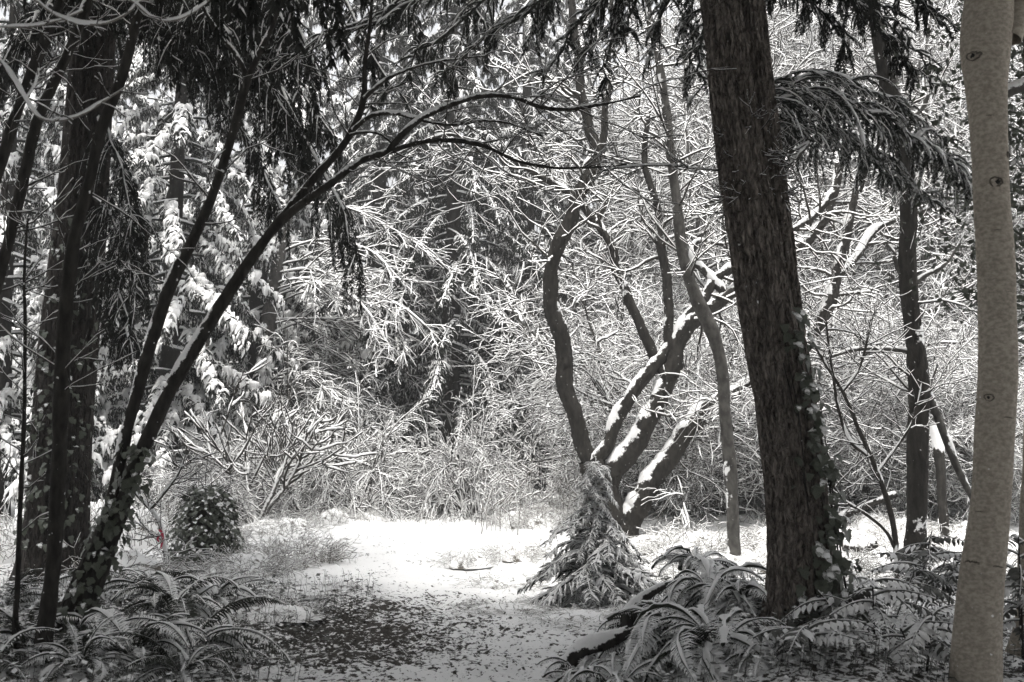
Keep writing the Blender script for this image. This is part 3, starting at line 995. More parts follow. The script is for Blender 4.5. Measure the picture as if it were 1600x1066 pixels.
# snow-topped branches reaching in from a tree beyond the left edge
NY = 5.4
obr = P(-120, 20, NY)
t = thing('overhanging_branch', 'pale snow-topped branch looping across the upper left corner', 'branch', obr)
for pts in ([(-120, 20, 8.6), (-40, 60, 6.5), (0, 95, 5.8), (22, 128, 5.8), (42, 160, 5.8), (62, 184, 5.8), (95, 188, 5.0), (130, 178, 5.0), (165, 156, 4.3), (200, 132, 3.2), (225, 100, 1.2)],
            [(-120, 20, 8.6), (-60, -30, 7.9), (20, -25, 7.2), (55, 0, 7.2), (85, 22, 7.2), (128, 38, 6.5), (172, 34, 5.8), (205, 16, 4.3), (225, -8, 2.9)],
            [(20, -25, 5.8), (120, -20, 5.8), (190, -8, 5.0), (220, 12, 4.3), (240, 28, 4.3), (268, 32, 3.6), (305, 18, 2.9), (335, -8, 2.2)],
            [(-60, 40, 5.0), (0, 42, 4.3), (50, 42, 4.3), (90, 33, 3.6), (128, 18, 2.9)], [(40, 158, 3.6), (52, 140, 2.9), (60, 112, 2.2)]):
    _, cr = limb('limb', t, obr, pts, NY, M_PALE, k=9, snow=0.010, thr=-0.35, step=0.03, wob=0.02)
    shoots(t, obr, cr, 9, 0.22, snow=0.006, rmax=0.003, t0=0.35, n=7, c2=2, tip=0.001)

# ------------------------------------------------------------------ the forked tree in the middle
MY = 17.4
om = G(945, MY)
MT = thing('multi_stem_tree', 'forked tree with four snow-plastered stems spreading from behind the small spruce', 'tree', om)
kw = dict(mat=M_BARK, k=20, snow=0.038, thr=0.62, wind=(-0.42, -0.1, 0), wob=0.14, step=0.05, lump=0.42, rough=0.06)
crs = []
for nm, pts, extra in (
        ('trunk', [(950, 850, 60.2), (945, 800, 56.8), (935, 755, 48.2), (925, 720, 39.6)], dict(ground=True)),
        ('limb', [(926, 735, 24.6), (906, 680, 26.0), (886, 610, 26.0), (878, 540, 26.0), (864, 490, 24.6), (861, 430, 23.1), (872, 380, 23.8), (895, 330, 23.8), (915, 285, 23.1), (930, 240, 18.7), (918, 190, 15.9), (906, 130, 14.4), (897, 60, 13.0), (890, -20, 10.1)], dict(mat=M_BARK, wind=(0.45, 0.0, 0), thr=0.85, snow=0.02)),
        ('limb', [(918, 262, 14), (942, 225, 13), (950, 150, 10), (956, 60, 8), (960, -30, 6)], dict(mat=M_BARK)),
        ('limb', [(922, 735, 20.6), (952, 685, 21.5), (985, 620, 21.5), (1025, 566, 21.5), (1060, 520, 20.6), (1090, 476, 18.9), (1112, 448, 17.2), (1150, 418, 14.6), (1200, 385, 12.9), (1262, 345, 10.3), (1300, 300, 7.7), (1310, 240, 5.2)], {}),
        ('limb', [(940, 775, 37.8), (958, 735, 36.1), (985, 700, 36.1), (1020, 650, 33.5), (1043, 590, 29.2), (1058, 545, 26.7), (1080, 503, 29.2), (1120, 474, 29.2), (1165, 448, 24.1), (1220, 408, 20.6), (1280, 350, 17.2), (1310, 280, 12.9), (1320, 200, 8.6)], {}),
        ('limb', [(975, 835, 36.1), (990, 800, 36.1), (1005, 775, 36.1), (1030, 732, 36.1), (1060, 692, 34.4), (1095, 646, 31.0), (1130, 620, 27.5), (1165, 604, 24.1), (1215, 582, 24.1), (1265, 540, 24.9), (1288, 490, 22.4), (1304, 440, 18.9), (1320, 380, 15.5), (1332, 320, 12.0), (1345, 250, 8.6)], dict(ground=True)),
        ('limb', [(1040, 590, 18.0), (1015, 540, 16.5), (990, 480, 15.8), (962, 412, 15.0), (932, 352, 13.5), (890, 308, 12.0), (850, 280, 10.5), (800, 246, 9.0), (750, 225, 7.5), (690, 215, 6.0), (620, 240, 4.5)], dict(thr=0.5, snow=0.022)),
        ('limb', [(1050, 560, 18), (1046, 480, 16), (1036, 400, 14), (1026, 330, 12), (1010, 250, 9), (1015, 180, 7)], {}),
        ('limb', [(1300, 445, 14), (1335, 410, 13), (1370, 360, 13), (1400, 345, 11), (1450, 330, 8)], dict(thr=0.0)),
        ('limb', [(1130, 455, 18), (1100, 420, 15), (1085, 400, 12), (1090, 380, 10), (1130, 385, 8)], dict(thr=0.0))):
    a = dict(kw)
    a.update(extra)
    _, cr = limb(nm, MT, om, pts, MY, **a)
    crs.append(cr)
SN = 0.018
for i, n_, l_ in ((1, 13, 1.7), (2, 6, 1.0), (3, 20, 2.0), (4, 20, 2.2), (5, 20, 2.0), (6, 18, 1.7), (7, 10, 1.6), (8, 10, 1.3)):
    shoots(MT, om, crs[i], n_, l_, snow=SN, rmax=0.026, t0=0.38, levels=3, c2=4, n=12, jit=0.2, ang=62, bias=(-0.2, -0.1, 0.05), tip=0.0035)

# ------------------------------------------------------------------ slim trunk and mid-right trunk
SY = 14.0
os_ = G(1147, SY)
t = thing('slim_tree', 'slim wavy trunk standing just left of the massive double conifer', 'tree', os_)
_, cr = limb('trunk', t, os_, [(1147, 890, 21), (1145, 800, 20), (1138, 700, 20), (1131, 620, 20), (1125, 560, 21), (1110, 510, 22), (1090, 470, 22), (1075, 430, 18), (1065, 380, 17), (1055, 300, 15), (1045, 220, 14), (1040, 170, 13), (1030, 100, 12), (1015, 30, 10), (1005, -60, 7)], SY, M_LIMB, snow=0.012, thr=0.85, wind=(-0.6, -0.2, 0), wob=0.03, ground=True)
shoots(t, os_, cr, 26, 1.5, snow=0.014, rmax=0.014, t0=0.45, levels=3, c2=4, bias=(0.0, 0, 0.05), tip=0.003)
SY = 12.5
os_ = G(1430, SY)
t = thing('dark_tree', 'straight dark trunk with snowy branch stubs between the double conifer and the pale trunk', 'tree', os_)
_, cr = limb('trunk', t, os_, [(1427, 925, 34), (1432, 800, 32), (1434, 700, 32), (1435, 600, 31), (1430, 540, 29), (1422, 470, 28), (1417, 400, 27), (1420, 340, 26), (1418, 280, 27), (1405, 200, 29), (1385, 120, 27), (1370, 40, 24), (1355, -60, 20), (1340, -160, 14)], SY, M_BARK, k=16, snow=0.010, thr=1.05, wind=(0.2, -0.3, 0), wob=0.02, ground=True)
for pts in ([(1432, 440, 12), (1450, 428, 9), (1475, 415, 6), (1500, 380, 4)], [(1418, 438, 10), (1404, 425, 7), (1396, 400, 5)], [(1440, 600, 12), (1460, 640, 14), (1480, 690, 13), (1500, 740, 11), (1530, 800, 8)], [(1428, 550, 10), (1400, 547, 9), (1340, 546, 7), (1290, 560, 5)], [(1405, 200, 12), (1440, 170, 9), (1450, 150, 7)], [(1400, 190, 10), (1360, 250, 8), (1345, 300, 6)]):
    limb('limb', t, os_, pts, SY, M_LIMB, k=9, snow=0.02, thr=0.4, lump=0.6)
shoots(t, os_, cr, 26, 1.2, snow=0.014, rmax=0.012, t0=0.25, levels=3, c2=3, bias=(0, 0, 0.1), tip=0.0025)
SY = 8.0
os_ = G(1600, SY)
t = thing('edge_trunk', 'pale trunk cut by the right edge behind the smooth trunk, snowy leaves hanging on it', 'tree', os_)
limb('trunk', t, os_, [(1594, 1075, 34), (1602, 960, 32), (1612, 800, 30), (1620, 500, 28), (1625, 100, 24), (1630, -200, 16)], SY, M_BEECH, snow=0.01, thr=0.7, ground=True)

# ------------------------------------------------------------------ the thin V-branched sapling at the right, fine twigs on the double trunk
SY = 12.0
os_ = G(1403, SY)
t = thing('bare_sapling', 'bare V-branched sapling growing left of the straight dark trunk', 'sapling', os_)
for pts in ([(1404, 905, 9), (1397, 830, 9), (1375, 750, 8), (1345, 680, 7), (1318, 612, 6), (1292, 570, 5), (1262, 520, 4)], [(1362, 715, 7), (1330, 690, 6), (1310, 640, 5), (1300, 580, 4), (1290, 500, 3)],
            [(1318, 612, 5), (1340, 580, 4), (1352, 540, 4), (1362, 500, 3)], [(1370, 740, 5), (1400, 700, 4), (1425, 660, 3), (1440, 600, 2)], [(1400, 860, 7), (1385, 832, 6), (1350, 802, 6), (1318, 782, 5), (1296, 750, 4)]):
    _, cr = limb('limb', t, os_, pts, SY, M_TWIG, k=8, snow=0.012, thr=0.25)
    shoots(t, os_, cr, 10, 0.7, snow=0.010, rmax=0.006, t0=0.3, levels=2, c2=3, tip=0.0022)
SY = 8.3
os_ = P(1262, 300, SY)
t = thing('overhanging_branch', 'fine twiggy snow-dusted branch hanging across the double conifer trunk', 'branch', on_axis(RTc, 4.0))
os_ = on_axis(RTc, 4.0)
for pts in ([(1262, 225, 8), (1230, 240, 7), (1190, 255, 6), (1140, 265, 6), (1100, 262, 5), (1040, 258, 4), (960, 262, 3)], [(1215, 245, 5), (1180, 210, 4), (1170, 180, 3)], [(1200, 255, 5), (1160, 300, 4), (1110, 310, 3)], [(1262, 225, 7), (1215, 290, 5), (1235, 330, 3)]):
    _, cr = limb('limb', t, os_, pts, SY, M_LIMB, k=7, snow=0.009, thr=0.1, step=0.04)
    shoots(t, os_, cr, 14, 0.34, snow=0.007, rmax=0.004, t0=0.1, levels=3, c2=3, tip=0.0012)

# ------------------------------------------------------------------ background: prototypes of snow-laden shrubs and trees


def make_shrub(kind):
    """meshes of one bare shrub or tree at the origin, all its twigs carrying snow"""
    limbs, tw = [], MB()
    if kind == 'thicket':
        n0, H = 8, 4.2
        a = rng.uniform(0, 2 * math.pi, n0)
        d = np.stack([np.cos(a) * 0.55, np.sin(a) * 0.55, np.ones(n0)], -1)
        P0 = [np.stack([np.cos(a), np.sin(a), 0 * a], -1) * 0.15]
        d = nrm(d)
        for s in range(11):
            P0.append(P0[-1] + d * H / 11)
            d = nrm(d + 0.16 * rng.normal(size=d.shape) + np.array([0, 0, -0.06]))
        P0 = np.stack(P0, 1)
        R0 = np.linspace(0.045, 0.010, 12)[None] * rng.uniform(0.7, 1.2, (n0, 1))
        P1, R1 = grow(P0, R0, 12, 0.1, 1, 65, 18, 1.7, 10, 0.6, 0.003, (0, 0, -0.1), 0.22, rmin=0.007)
        P2, R2 = grow(P1, R1, 9, 0.1, 1, 55, 20, 0.85, 8, 0.7, 0.0025, (0, 0, -0.2), 0.26, rmin=0.0045, flat=0.3)
        P3, R3 = grow(P2, R2, 4, 0.1, 1, 50, 20, 0.42, 5, 0.8, 0.0015, (0, 0, -0.15), 0.26, rmin=0.003, flat=0.3, Lsd=0.45)
        sn = (0.026, 0.020, 0.014, 0.010)
    elif kind == 'tall':
        n0, H = 3, 10.5
        a = rng.uniform(0, 2 * math.pi, n0)
        d = nrm(np.stack([np.cos(a) * 0.25, np.sin(a) * 0.25, np.ones(n0)], -1))
        P0 = [np.stack([np.cos(a), np.sin(a), 0 * a], -1) * 0.12]
        for s in range(15):
            P0.append(P0[-1] + d * H / 15)
            d = nrm(d + 0.10 * rng.normal(size=d.shape) + np.array([0, 0, 0.04]))
        P0 = np.stack(P0, 1)
        R0 = np.linspace(0.11, 0.02, 16)[None] * rng.uniform(0.7, 1.1, (n0, 1))
        P1, R1 = grow(P0, R0, 20, 0.15, 1, 62, 15, 3.2, 12, 0.5, 0.006, (0, 0, 0.15), 0.18, rmin=0.016, rmax=0.055)
        P2, R2 = grow(P1, R1, 10, 0.1, 1, 55, 18, 1.3, 9, 0.6, 0.003, (0, 0, 0.0), 0.22, rmin=0.008, flat=0.3)
        P3, R3 = grow(P2, R2, 4, 0.1, 1, 52, 18, 0.62, 5, 0.8, 0.0018, (0, 0, 0.0), 0.24, rmin=0.005, flat=0.3, Lsd=0.45)
        sn = (0.036, 0.027, 0.019, 0.012)
    elif kind == 'dome':
        n0 = 58
        a = rng.uniform(0, 2 * math.pi, n0)
        e = rng.uniform(0.1, 1.3, n0)
        d = nrm(np.stack([np.cos(a) * e, np.sin(a) * e, 1.1 * np.ones(n0)], -1))
        P0 = [np.stack([np.cos(a), np.sin(a), 0 * a], -1) * 0.1]
        l = rng.uniform(1.3, 2.3, n0)
        for s in range(11):
            P0.append(P0[-1] + d * (l / 11)[:, None])
            d = nrm(d + 0.08 * rng.normal(size=d.shape) + np.array([0, 0, -0.22]))
        P0 = np.stack(P0, 1)
        R0 = np.linspace(0.014, 0.004, 12)[None] * np.ones((n0, 1))
        P1, R1 = grow(P0, R0, 13, 0.25, 1, 38, 14, 0.75, 7, 0.7, 0.002, (0, 0, -0.7), 0.15, rmin=0.004)
        P2, R2 = grow(P1, R1, 5, 0.1, 1, 42, 14, 0.36, 5, 0.8, 0.0015, (0, 0, -0.5), 0.16, rmin=0.003)
        P3, R3 = None, None
        sn = (0.014, 0.011, 0.009, 0)
    elif kind == 'antler':
        n0 = 5
        a = rng.uniform(0, 2 * math.pi, n0)
        d = nrm(np.stack([np.cos(a) * 0.8, np.sin(a) * 0.8, np.ones(n0)], -1))
        P0 = [np.zeros((n0, 3))]
        for s in range(9):
            P0.append(P0[-1] + d * 1.9 / 9)
            d = nrm(d + 0.13 * rng.normal(size=d.shape) + np.array([0, 0, 0.05]))
        P0 = np.stack(P0, 1)
        R0 = np.linspace(0.03, 0.012, 10)[None] * np.ones((n0, 1))
        P1, R1 = grow(P0, R0, 6, 0.35, 1, 50, 10, 1.3, 8, 0.85, 0.007, (0, 0, 0.35), 0.11, rmin=0.010)
        P2, R2 = grow(P1, R1, 4, 0.35, 1, 46, 10, 0.75, 7, 0.9, 0.006, (0, 0, 0.45), 0.11, rmin=0.008)
        P3, R3 = None, None
        sn = (0.028, 0.026, 0.024, 0)
    for i in range(len(P0)):
        mb = MB()
        tubes(mb, P0[i], R0[i], 7, sn[0], 0.25, wind=(-0.3, -0.3, 0), lump=0.7)
        limbs.append(mb.mesh('limb', M_TWIG if kind == 'dome' else M_LIMB))
    tubes(tw, P1, R1, 6 if kind != 'dome' else 5, sn[1], 0.36, lump=0.9, spread=0.3)
    tubes(tw, P2, R2, 5, sn[2], 0.28, lump=0.9, spread=0.3)
    if P3 is not None:
        tubes(tw, P3, R3, 4, sn[3], 0.2, lump=0.9, spread=0.3)
    return limbs, tw.mesh('twigs', M_TWIG)


def place_shrub(proto, name, label, cat, px, Y, rz, sc, group=None, sink=0.02):
    g = G(px, Y, sink)
    t = thing(name, label, cat, g, group)
    t.rotation_euler = (0, 0, rz)
    t.scale = (sc[0], sc[0], sc[1]) if np.ndim(sc) else (sc,) * 3
    for m in proto[0]:
        put('limb', m, t)
    put('twigs', proto[1], t, kind='stuff')
    return t


THI = [make_shrub('thicket') for _ in range(2)]
TAL = [make_shrub('tall') for _ in range(2)]
DOM = [make_shrub('dome')] * 2
ANT = [make_shrub('antler') for _ in range(2)]

def before(px):
    for lim, what in ((1050, 'between stems of the forked tree'), (1125, 'behind right-leaning stems of the forked tree'), (1185, 'behind the slim wavy trunk'), (1275, 'behind the massive double conifer'),
                      (1345, 'right of the massive double conifer'), (1410, 'behind the V-branched sapling'), (1475, 'behind the straight dark trunk'), (1540, 'between the dark trunk and the pale one'), (9999, 'behind the pale smooth trunk')):
        if px < lim:
            return what


GT = 'bare shrubs of the snowy thicket'
i = 0
for Y, xs, sc in ((20.0, (1060, 1130, 1210, 1290, 1390, 1480, 1570), 0.85), (22.0, (1010, 1080, 1160, 1240, 1330, 1420, 1530, 1620), 1.0), (23.5, (1040, 1130, 1190, 1270, 1360, 1450, 1550), 1.0), (25.0, (980, 1040, 1110, 1200, 1290, 1400, 1510, 1600), 1.2), (27.5, (1000, 1070, 1150, 1240, 1330, 1440, 1540, 1630), 1.3)):
    for px in xs:
        place_shrub(THI[i % 2], 'snowy_shrub', 'bare snowy shrub, %s row of the thicket, %s' % ('front' if Y < 21 else 'second' if Y < 23 else 'third' if Y < 24.5 else 'fourth' if Y < 26 else 'rear', before(px)), 'shrub', px + rng.normal() * 12, Y + rng.normal() * 0.5, rng.uniform(0, 6.28), sc * rng.uniform(0.85, 1.15), GT)
        i += 1
GT2 = 'tall snow-laden trees behind the thicket'
for k, (px, Y, sc) in enumerate(((1010, 27, 0.9), (1060, 25, 1.0), (1120, 26, 1.1), (1220, 24, 1.0), (1330, 25, 1.1), (1440, 24, 1.0), (1540, 26, 1.1), (1620, 23, 1.0), (1280, 29, 1.3), (1080, 30, 1.3), (1470, 30, 1.3), (1170, 28, 1.1), (1390, 28, 1.1), (1560, 29, 1.2), (1270, 26.5, 1.0))):
    place_shrub(TAL[k % 2], 'snowy_tree', 'tall bare tree, every twig snowy, %s, %s' % ('nearer' if Y < 27 else 'farther back', before(px)), 'tree', px, Y, rng.uniform(0, 6.28), sc, GT2)

place_shrub(DOM[0], 'arching_shrub', 'dome of fine arching snowy twigs at the back of the clearing, right one of two', 'shrub', 732, 20.2, 0.4, (0.72, 1.3))
place_shrub(DOM[1], 'arching_shrub', 'broad mound of arching snowy twigs behind the antler-branched shrub, left one of two', 'shrub', 560, 20.4, 1.4, (0.95, 1.25))
place_shrub(DOM[0], 'arching_shrub', 'low arching shrub crusted with snow close to the ivy-covered stump', 'shrub', 330, 19.5, 2.4, (0.8, 0.9))
place_shrub(DOM[1], 'arching_shrub', 'tall fountain of snowy twigs under the snow-laden cedars, left of centre', 'shrub', 450, 23.0, 4.0, (1.2, 1.7))
place_shrub(ANT[0], 'antler_shrub', 'stout-twigged shrub forking like antlers, thick snow on each branch, tallest one', 'shrub', 400, 19.0, 0.6, 1.0)
place_shrub(ANT[1], 'antler_shrub', 'smaller antler-branched snowy shrub leaning over the clearing edge', 'shrub', 470, 20.0, 2.2, 0.75)

# weeping spray of snowy branches leaning out over the dark gap
os_ = G(400, 24.0)
t = thing('weeping_tree', 'weeping tree throwing feathery snow-white branches down to the right', 'tree', os_)
_, cr = limb('trunk', t, os_, [(400, 800, 26), (405, 650, 24), (420, 500, 22), (440, 380, 18), (460, 300, 12)], 24.0, M_LIMB, snow=0.03, ground=True)
mb = MB()
n0 = 25
t0 = rng.uniform(0.25, 1.0, (1, n0))
p, _ = interp(cr[0][None], t0)
d = nrm(np.stack([rng.uniform(0.6, 1.0, n0), rng.uniform(-0.6, 0.3, n0), rng.uniform(0.0, 0.45, n0)], -1))
o_ = [p[0]]
ln = rng.uniform(2.6, 4.9, n0)
for s in range(13):
    o_.append(o_[-1] + d * (ln / 13)[:, None])
    d = nrm(d + np.array([0, 0, -0.11]) + 0.05 * rng.normal(size=d.shape))
P0 = np.stack(o_, 1)
R0 = np.linspace(0.022, 0.005, 14)[None] * np.ones((n0, 1))
tubes(mb, P0, R0, 6, 0.03, 0.0, spread=0.3)
P1, R1 = grow(P0, R0, 20, 0.15, 1, 42, 12, 0.9, 8, 0.7, 0.005, (0.1, 0, -0.45), 0.09, rmin=0.007, flat=0.3)
tubes(mb, P1, R1, 5, 0.018, 0.1, spread=0.3)
P2, R2 = grow(P1, R1, 5, 0.1, 1, 42, 12, 0.4, 5, 0.8, 0.005, (0.1, 0, -0.4), 0.09, rmin=0.006)
tubes(mb, P2, R2, 4, 0.013, 0.0, spread=0.3)
mb.build('twigs', M_TWIG, t, os_, kind='stuff')

# ------------------------------------------------------------------ snow-laden conifers
SB = [snow_bough(2.5, 34, 7, 18, 0.048, 1.0, 0.62).mesh('bough', M_FOL) for _ in range(5)]
SBD = [snow_bough(2.5, 26, 8, 24, 0.030, 0.40, 0.62).mesh('bough', M_FOL) for _ in range(5)]


def conifer(label, px, Y, H, Rm, nb, group=None, zlo=0.6, sparse=False):
    g = G(px, Y, 0.05)
    t = thing('conifer_tree', label, 'tree', g, group)
    mb = MB()
    n = 12
    c = np.stack([0.1 * rng.normal(size=n).cumsum() * 0.3, 0.1 * rng.normal(size=n).cumsum() * 0.3, np.linspace(-0.1, H, n)], -1)
    tubes(mb, c, np.linspace(H * 0.018, 0.01, n), 9)
    mb.build('trunk', M_BARK, t)
    for i in range(nb):
        u = (i + rng.random()) / nb
        z = zlo + (H - zlo) * u ** 1.15
        L = Rm * (1 - z / H) ** 0.75 + 0.35
        L *= rng.uniform(0.75, 1.15)
        az = i * 2.39996 + rng.normal() * 0.25
        put('bough', (SBD if sparse else SB)[int(rng.integers(5))], t, (float(np.interp(z, c[:, 2], c[:, 0])), float(np.interp(z, c[:, 2], c[:, 1])), z),
            (rng.normal() * 0.1, math.radians(rng.uniform(-4, 22)), az), (L / 2.5, (L / 2.5) * 0.5 + 0.55, (L / 2.5) * 0.5 + 0.55))
    return t


CON = ((250, 22.5, 15, 3.0, 150, 'cedar thick with hanging snow clumps standing right behind the huge left trunk'),
       (400, 26.0, 17, 3.2, 150, 'cedar thick with hanging snow clumps behind the antler-branched shrub'),
       (105, 25.0, 16, 3.0, 130, 'snow-laden cedar half hidden by the huge left trunk'),
       (-10, 20.0, 14, 2.8, 130, 'snow-laden cedar at the left edge behind the pair of leaning stems'),
       (700, 25.5, 16, 3.0, 190, 'dark cedar with small snow clumps rising in the middle behind the right arching shrub'),
       (590, 28.5, 17, 3.1, 170, 'dark cedar with snow clumps above the left arching shrub'),
       (815, 28.0, 17, 3.1, 170, 'dark cedar with snow clumps just left of the dark forked stem'))
for px, Y, H, Rm, nb, lab in CON:
    conifer(lab, px, Y, H, Rm, nb, sparse=px > 500)
GF = 'conifers far back in the wood'
crown_mb = []
for v in range(1):
    H, Rm, nb = 18.0, 3.4, 100
    small = [snow_bough(2.5, 8, 4, 10, 0.04) for _ in range(3)]
    mb = MB()
    for i in range(nb):
        u = (i + rng.random()) / nb
        z = 0.5 + (H - 0.5) * u ** 1.1
        L = (Rm * (1 - z / H) ** 0.75 + 0.35) * rng.uniform(0.75, 1.15) / 2.5
        M = Matrix.Translation((0, 0, z)) @ Matrix.Rotation(i * 2.4 + rng.normal() * 0.2, 4, 'Z') @ Matrix.Rotation(math.radians(rng.uniform(-4, 22)), 4, 'Y') @ Matrix.Diagonal((L, L * 0.6 + 0.5, L * 0.6 + 0.5, 1))
        mb.merge(small[i % 3], np.array(M))
    crown_mb.append(mb.mesh('crown', M_FOL))
mb = MB()
tubes(mb, np.stack([np.zeros(6), np.zeros(6), np.linspace(-0.1, 17.8, 6)], -1), np.linspace(0.3, 0.02, 6), 8)
far_trunk = mb.mesh('trunk', M_BARK)
for k, (px, Y) in enumerate(((620, 35), (740, 36), (480, 35), (330, 33), (200, 34), (60, 33), (-90, 29), (880, 37), (990, 36), (1110, 37), (1230, 36), (1350, 37), (1470, 36), (1590, 34), (1680, 30),
                             (540, 41), (680, 42), (820, 43), (960, 43), (1100, 43), (1250, 43), (1400, 43), (1540, 42), (400, 41), (260, 40), (120, 40), (0, 38))):
    g = G(px + rng.normal() * 10, Y + rng.normal() * 0.6, 0.05)
    t = thing('conifer_tree', 'dark conifer far back in the wood, %s, %s' % ('nearer row' if Y < 39 else 'farther row', 'behind the huge left trunk' if px < 180 else 'behind the arching stems on the left' if px < 430 else 'above the arching shrubs' if px < 780 else 'behind the dark forked stem' if px < 930 else before(px)), 'tree', g, GF)
    t.rotation_euler = (0, 0, rng.uniform(0, 6.28))
    s = rng.uniform(0.9, 1.15)
    t.scale = (s, s, s * rng.uniform(0.9, 1.1))
    put('trunk', far_trunk, t)
    put('crown', crown_mb[0], t)

# ------------------------------------------------------------------ small snowy spruce beside the path
os_ = G(925, 11.2)
SPR = thing('small_spruce', 'knee-high young spruce bent under snow beside the path in front of the forked tree', 'tree', os_)
mb = MB()
H = 1.45
tubes(mb, np.stack([np.linspace(0, 0.05, 8), 0.01 * rng.normal(size=8), np.linspace(-0.05, H, 8)], -1), np.linspace(0.022, 0.005, 8), 7, 0.01)
mb.build('trunk', M_BARK, SPR)
SPB = []
for v in range(4):
    mb = MB()
    n = 9
    t = np.linspace(0, 1, n)
    ax = np.stack([0.7 * t, 0.05 * np.sin(4 * t + v), 0.26 * t - 0.42 * t**2.0], -1)
    flat_sprays(mb, ax, np.linspace(0.008, 0.003, n), 20, 0.30, 70, leaf=(0.012, 0.028), snow=0.020, cover=(0.35, 1.0), t0=0.05, droop=0.07)
    SPB.append(mb.mesh('bough', M_SPRAY))
for i in range(84):
    u = (i + rng.random()) / 84
    z = 0.10 + (H - 0.15) * u ** 1.35
    L = (0.20 + 0.55 * (1 - float(sst(z / H, 0.15, 0.75)))) * rng.uniform(0.6, 1.25) / 0.7
    az = i * 2.39996
    put('bough', SPB[i % 4], SPR, (0.05 * u, 0, z), (rng.normal() * 0.15, math.radians(rng.uniform(-12, 18)), az), (L, L * 0.7 + 0.3, L * 0.7 + 0.3))

# ------------------------------------------------------------------ ferns


def frond_mesh(Lf, arch, npin=34, snow=1.0):
    mb = MB()
    n = 15
    t = np.linspace(0, 1, n)
    ang = np.radians(62 - arch * t**1.15)
    st = Lf / (n - 1)
    x = np.r_[0, np.cumsum(np.cos(ang[:-1]) * st)]
    z = np.r_[0, np.cumsum(np.sin(ang[:-1]) * st)]
    ax = np.stack([x, 0.02 * np.sin(3 * t + rng.uniform(0, 6)) * t, z], -1)
    tubes(mb, ax, np.linspace(0.004, 0.0015, n), 5)
    sp = np.linspace(0.004, 0.030, n) * np.sin(np.clip(t * 1.05, 0, 1) * math.pi) ** 0.6
    tubes(mb, ax + np.array([0, 0, 0.008]), np.maximum(0.007 * np.sin(np.clip(t * 1.02, 0, 1) * math.pi) ** 0.5 * snow, 0.002) * rng.uniform(0.7, 1.25, n), 7, 0.011 * snow, 0.0, lump=1.3, spread=0.8)
    tp = np.linspace(0.16, 0.985, npin)[None]
    p, T = interp(ax[None], tp)
    p, T, tp = p[0], T[0], tp[0]
    for sg in (1, -1):
        sd = np.array([0, 1.0, 0]) * sg
        nn = np.cross(T, sd)
        nn = nn * np.sign(nn[:, 2:3] + 1e-6)
        pl = 0.115 * (Lf / 0.7) * np.sin(math.pi * np.clip(0.12 + 0.9 * tp, 0, 1)) ** 0.8 * rng.uniform(0.85, 1.1, npin)
        d = nrm(sd + 0.30 * T + 0.06 * rng.normal(size=T.shape))
        wv = T * (Lf / npin * 0.30)
        mid = p + d * (pl * 0.55)[:, None] - UP * (pl * 0.05)[:, None]
        tip = p + d * pl[:, None] - UP * (pl * rng.uniform(0.2, 0.55, npin))[:, None] + T * 0.01
        V = np.stack([p - wv * 0.8, p + wv * 0.8, mid - wv, mid + wv, tip], 1)
        b = np.arange(npin)[:, None] * 5
        cover = (0.50 + 0.5 * vnoise(np.stack([tp * 7, 0 * tp + rng.uniform(0, 50), 0 * tp], -1)) + rng.normal(size=npin) * 0.12) * snow
        sn = np.stack([cover + 0.30, cover + 0.30, cover + 0.05, cover + 0.05, cover - 0.25], 1)
        qd, tr = b + np.array([0, 2, 3, 1]), b + np.array([2, 4, 3])
        if sg < 0:
            qd, tr = qd[:, ::-1], tr[:, ::-1]
        mb.add(V.reshape(-1, 3), qd, tr, np.clip(sn, 0, 1).ravel())
    return mb.mesh('frond', M_FERN)


FR = [frond_mesh(rng.uniform(0.55, 0.85), a, snow=s) for a, s in ((105, 0.9), (125, 1.05), (98, 0.6), (135, 0.8), (90, 0.3), (115, 0.75), (80, 0.5), (142, 1.0), (110, 0.45), (118, 1.35), (130, 1.45))]


def fern(label, px, Y, sc, n=15, dz=0.0, az0=0, azr=360, group=None, pick=None):
    g = G(px, Y)
    g[2] += dz
    t = thing('fern', label, 'fern', g, group)
    n = int(n * (1.9 if pick else 1.45))
    for i in range(n):
        az = math.radians(az0 + azr * ((i + rng.random() * 0.7) / n - 0.5))
        put('frond', FR[(pick or range(len(FR)))[int(rng.integers(len(pick or FR)))]], t, (0.03 * math.cos(az), 0.03 * math.sin(az), 0), (rng.normal() * 0.32, math.radians(rng.uniform(-10, 46) if pick else rng.uniform(-16, 34)), az + rng.normal() * 0.2), sc * rng.uniform(0.65, 1.1))
    return t


for a in (('fern with snow-laden fronds at the bottom edge, nearest the path on the right', 960, 7.35, 0.85, 15, -0.05), ('fern with broad white fronds below the foot of the double conifer', 1120, 7.5, 1.1, 17, 0),
          ('drooping fern in the middle of the right fern bank', 1040, 8.0, 1.05, 16, 0.05), ('fern topping the right bank below the slim trunk', 1110, 8.9, 1.0, 16, 0.1), ('fern pressed against the left side of the double conifer', 1160, 8.7, 0.85, 16, 0.05),
          ('fern at the left end of the right bank behind the spruce side of the path', 1010, 8.7, 0.8, 14, 0), ('fern with dark upright fronds sticking out above the bank', 1085, 9.7, 0.8, 13, 0.25), ('snow-caked fern at the bottom edge below the double conifer', 1195, 7.15, 0.7, 15, -0.05),
          ('small fern half buried at the bottom edge left of the bank', 905, 7.6, 0.6, 11, 0), ('fern between the double conifer and the snowy leaf shrub', 1335, 8.2, 0.55, 12, 0)):
    fern(*a, pick=(0, 1, 3, 5, 7, 1, 9, 10))
